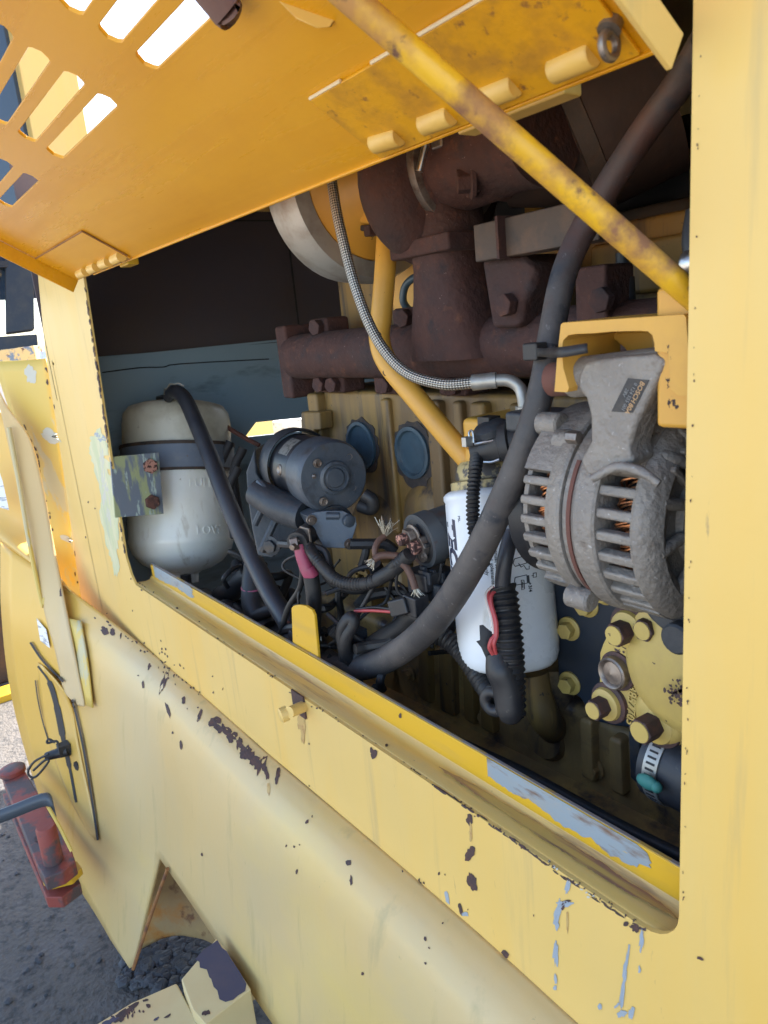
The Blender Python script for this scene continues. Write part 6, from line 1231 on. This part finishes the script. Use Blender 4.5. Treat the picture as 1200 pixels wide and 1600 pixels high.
# ------------------------------------------------------------------ yellow pump cover with cast part number
YP = 0.135
pcv = thing('pump_cover', 'cream yellow pump cover with flaking bolts and a cast number', 'pump cover', pp(1000, 1050, Y=YP))
P = [pp(a, b, Y=YP) for a, b in ((937, 1020), (941, 1008), (955, 978), (968, 962), (990, 955), (1010, 962), (1030, 975), (1120, 985), (1120, 1110), (1060, 1140), (1040, 1146), (1016, 1140), (985, 1126), (960, 1117), (942, 1105), (936, 1080))]
q = MB(); q.prism(P, V((0, .05, 0))); cv = build('cover', q, M['cover'], pcv, bevel=.004, bevseg=3)
q = MB(); c = pp(1075, 1050, Y=YP); q.lathe(c + V((0, .004, 0)), V((0, -1, 0)), [(0, .070), (.008, .066), (.016, .058), (.020, .045), (.022, 0)], 40); build('volute', q, M['cover'], pcv, smooth=70)
q = MB(); c = pp(1035, 1118, Y=YP); q.lathe(c + V((0, .004, 0)), V((0, -1, 0)), [(0, .032), (.010, .027), (.014, .022)], 30); build('bolt_boss', q, M['cover'], pcv, smooth=70)
def fbolt(px, py, r, mh='cover', y=YP - .001, h=.020):
    p = pp(px, py, Y=y); d = V((-.06, -1, .02)).normalized(); q = MB()
    q.lathe(p + V((0, .002, 0)), d, [(0, r * 2.0), (.004, r * 1.95), (.0055, r * 1.7)], 26); o = build('washer', q, M['chip'], pcv)
    q = MB(); q.lathe(p + d * .004, d, [(0, r * 1.6), (.004, r * 1.5), (.006, r * 1.1)], 24); build('flange', q, M[mh], o)
    q = MB(); hexprof(q, p + d * .006, d, r, h); hd_ = build('bolt', q, M['chip'], pcv, bevel=.0012)
    q = MB(); q.lathe(p + d * (.006 + h), d, [(0, r * .80), (.0008, r * .78), (.001, 0)], 18); build('painted_face', q, M['cover'], hd_)
fbolt(986, 982, .0125); fbolt(952, 1098, .0115); fbolt(1030, 1128, .0135, h=.024); fbolt(1022, 978, .0115, h=.012)
p = pp(966, 1048, Y=YP); d = V((-.06, -1, .02)).normalized()
q = MB(); q.lathe(p + V((0, .001, 0)), d, [(0, .0215), (.003, .021), (.004, .018)], 30); pg = build('plug_seat', q, M['chip'], pcv)
q = MB(); q.lathe(p + d * .003, d, [(0, .0175), (.008, .0172), (.0095, .0155), (.0085, .0135), (.006, .012), (.007, .006), (.009, 0)], 30); build('plug', q, M['oldsteel'], pg)
to = pp(992, 1072, Y=YP - .0008); rt = (pp(988, 1128, Y=YP - .0008) - to).normalized(); upv = V((0, -1, 0)).cross(rt); upv = upv if upv.x > 0 else -upv
text('cast_number', '3857703', 0.0135, to - upv * .006, rt, upv, M['cover'], cv, .0012, bold=.0002)
q = MB(); rg = random.Random(4)
for cx_, cy_, sx0, sy0, n_ in ((1056, 1085, 12, 16, 46), (1035, 1105, 18, 8, 34), (1010, 1108, 9, 7, 16), (985, 1000, 16, 12, 10), (992, 1030, 20, 30, 6)):
    for i in range(n_):
        a = cx_ + rg.gauss(0, sx0 * .6); b = cy_ + rg.gauss(0, sy0 * .6); r = rg.uniform(.0008, .0024); c = pp(a, b, Y=YP - .0006 - (.0225 if (a - 1075) ** 2 + (b - 1050) ** 2 < 3000 else 0) - (.0095 if (a - 1035) ** 2 + (b - 1118) ** 2 < 500 else 0))
        n = 7; base = [c + V((math.cos(6.283 * k / n) * r * rg.uniform(.6, 1.4), 0, math.sin(6.283 * k / n) * r * rg.uniform(.6, 1.4))) for k in range(n)]
        q.add(base, [tuple(range(n))])
c = pp(1019, 1049, Y=YP - .0008); q.add([c + V((math.cos(6.283 * k / 10) * .0055 * rg.uniform(.7, 1.2), 0, math.sin(6.283 * k / 10) * .0075 * rg.uniform(.7, 1.2))) for k in range(10)], [tuple(range(10))])
o = build('paint_flakes', q, M['chip'], pcv, smooth=0); o['kind'] = 'stuff'
# grey adjusting strut under the alternator
gs = thing('adjuster_strut', 'dark grey adjusting strut below the alternator over the pump cover', 'strut', pp(1040, 960, Y=.08))
P = [pp(a, b, Y=.09) for a, b in ((992, 935), (1040, 930), (1090, 945), (1090, 1010), (1062, 1002), (1035, 985), (1016, 968))]; q = MB(); q.prism(P, V((0, .025, 0))); build('plate', q, M['castdark'], gs, bevel=.003)
q = MB(); q.lathe(pp(1068, 992, Y=.09), V((0, -1, 0)), [(0, .014), (.012, .014), (.014, .012)], 20); build('cap', q, M['castdark'], gs)
# ------------------------------------------------------------------ coolant hose with worm clamp, lower right
ch = thing('coolant_hose', 'dark radiator hose with a slotted steel worm clamp below the pump cover', 'hose', pp(1040, 1200, Y=.16))
h0 = pp(1030, 1183, Y=.17); h1 = V((h0.x + .2, .17, h0.z)); hd2 = (h1 - h0).normalized()
q = MB(); q.tube([h0, h1 + hd2 * .1], .042, 30, 4); build('hose', q, M['rubberblue'], ch)
hc = h0 + hd2 * .016
q = MB(); q.lathe(hc, hd2, [(-.008, .0422), (-.008, .0437), (.008, .0437), (.008, .0422)], 44, cap=False); cb = build('worm_clamp', q, M['alubright'], ch, smooth=30)
uh, wh = frame_for(hd2)
for k in range(44):
    t = 2 * math.pi * k / 44; q = MB(); e2 = uh * math.cos(t) + wh * math.sin(t); q.box(hc + e2 * .0439, .0095, .0022, .0008, (hd2, hd2.cross(e2), e2)); build('slot', q, M['dark'], cb, smooth=0)
q = MB(); q.ball(pp(1012, 1222, Y=.118), .010, 12, 1.3, .6, .8); q.ball(pp(1026, 1230, Y=.118), .006, 10); build('screw_housing', q, M['teal'], ch)
q = MB(); P = [pp(a, b, Y=.20) for a, b in ((982, 1142), (1000, 1146), (998, 1200), (1010, 1240), (985, 1215))]; q.prism(P, V((0, .01, 0))); build('bracket', q, M['castdark'], ch, bevel=.002)
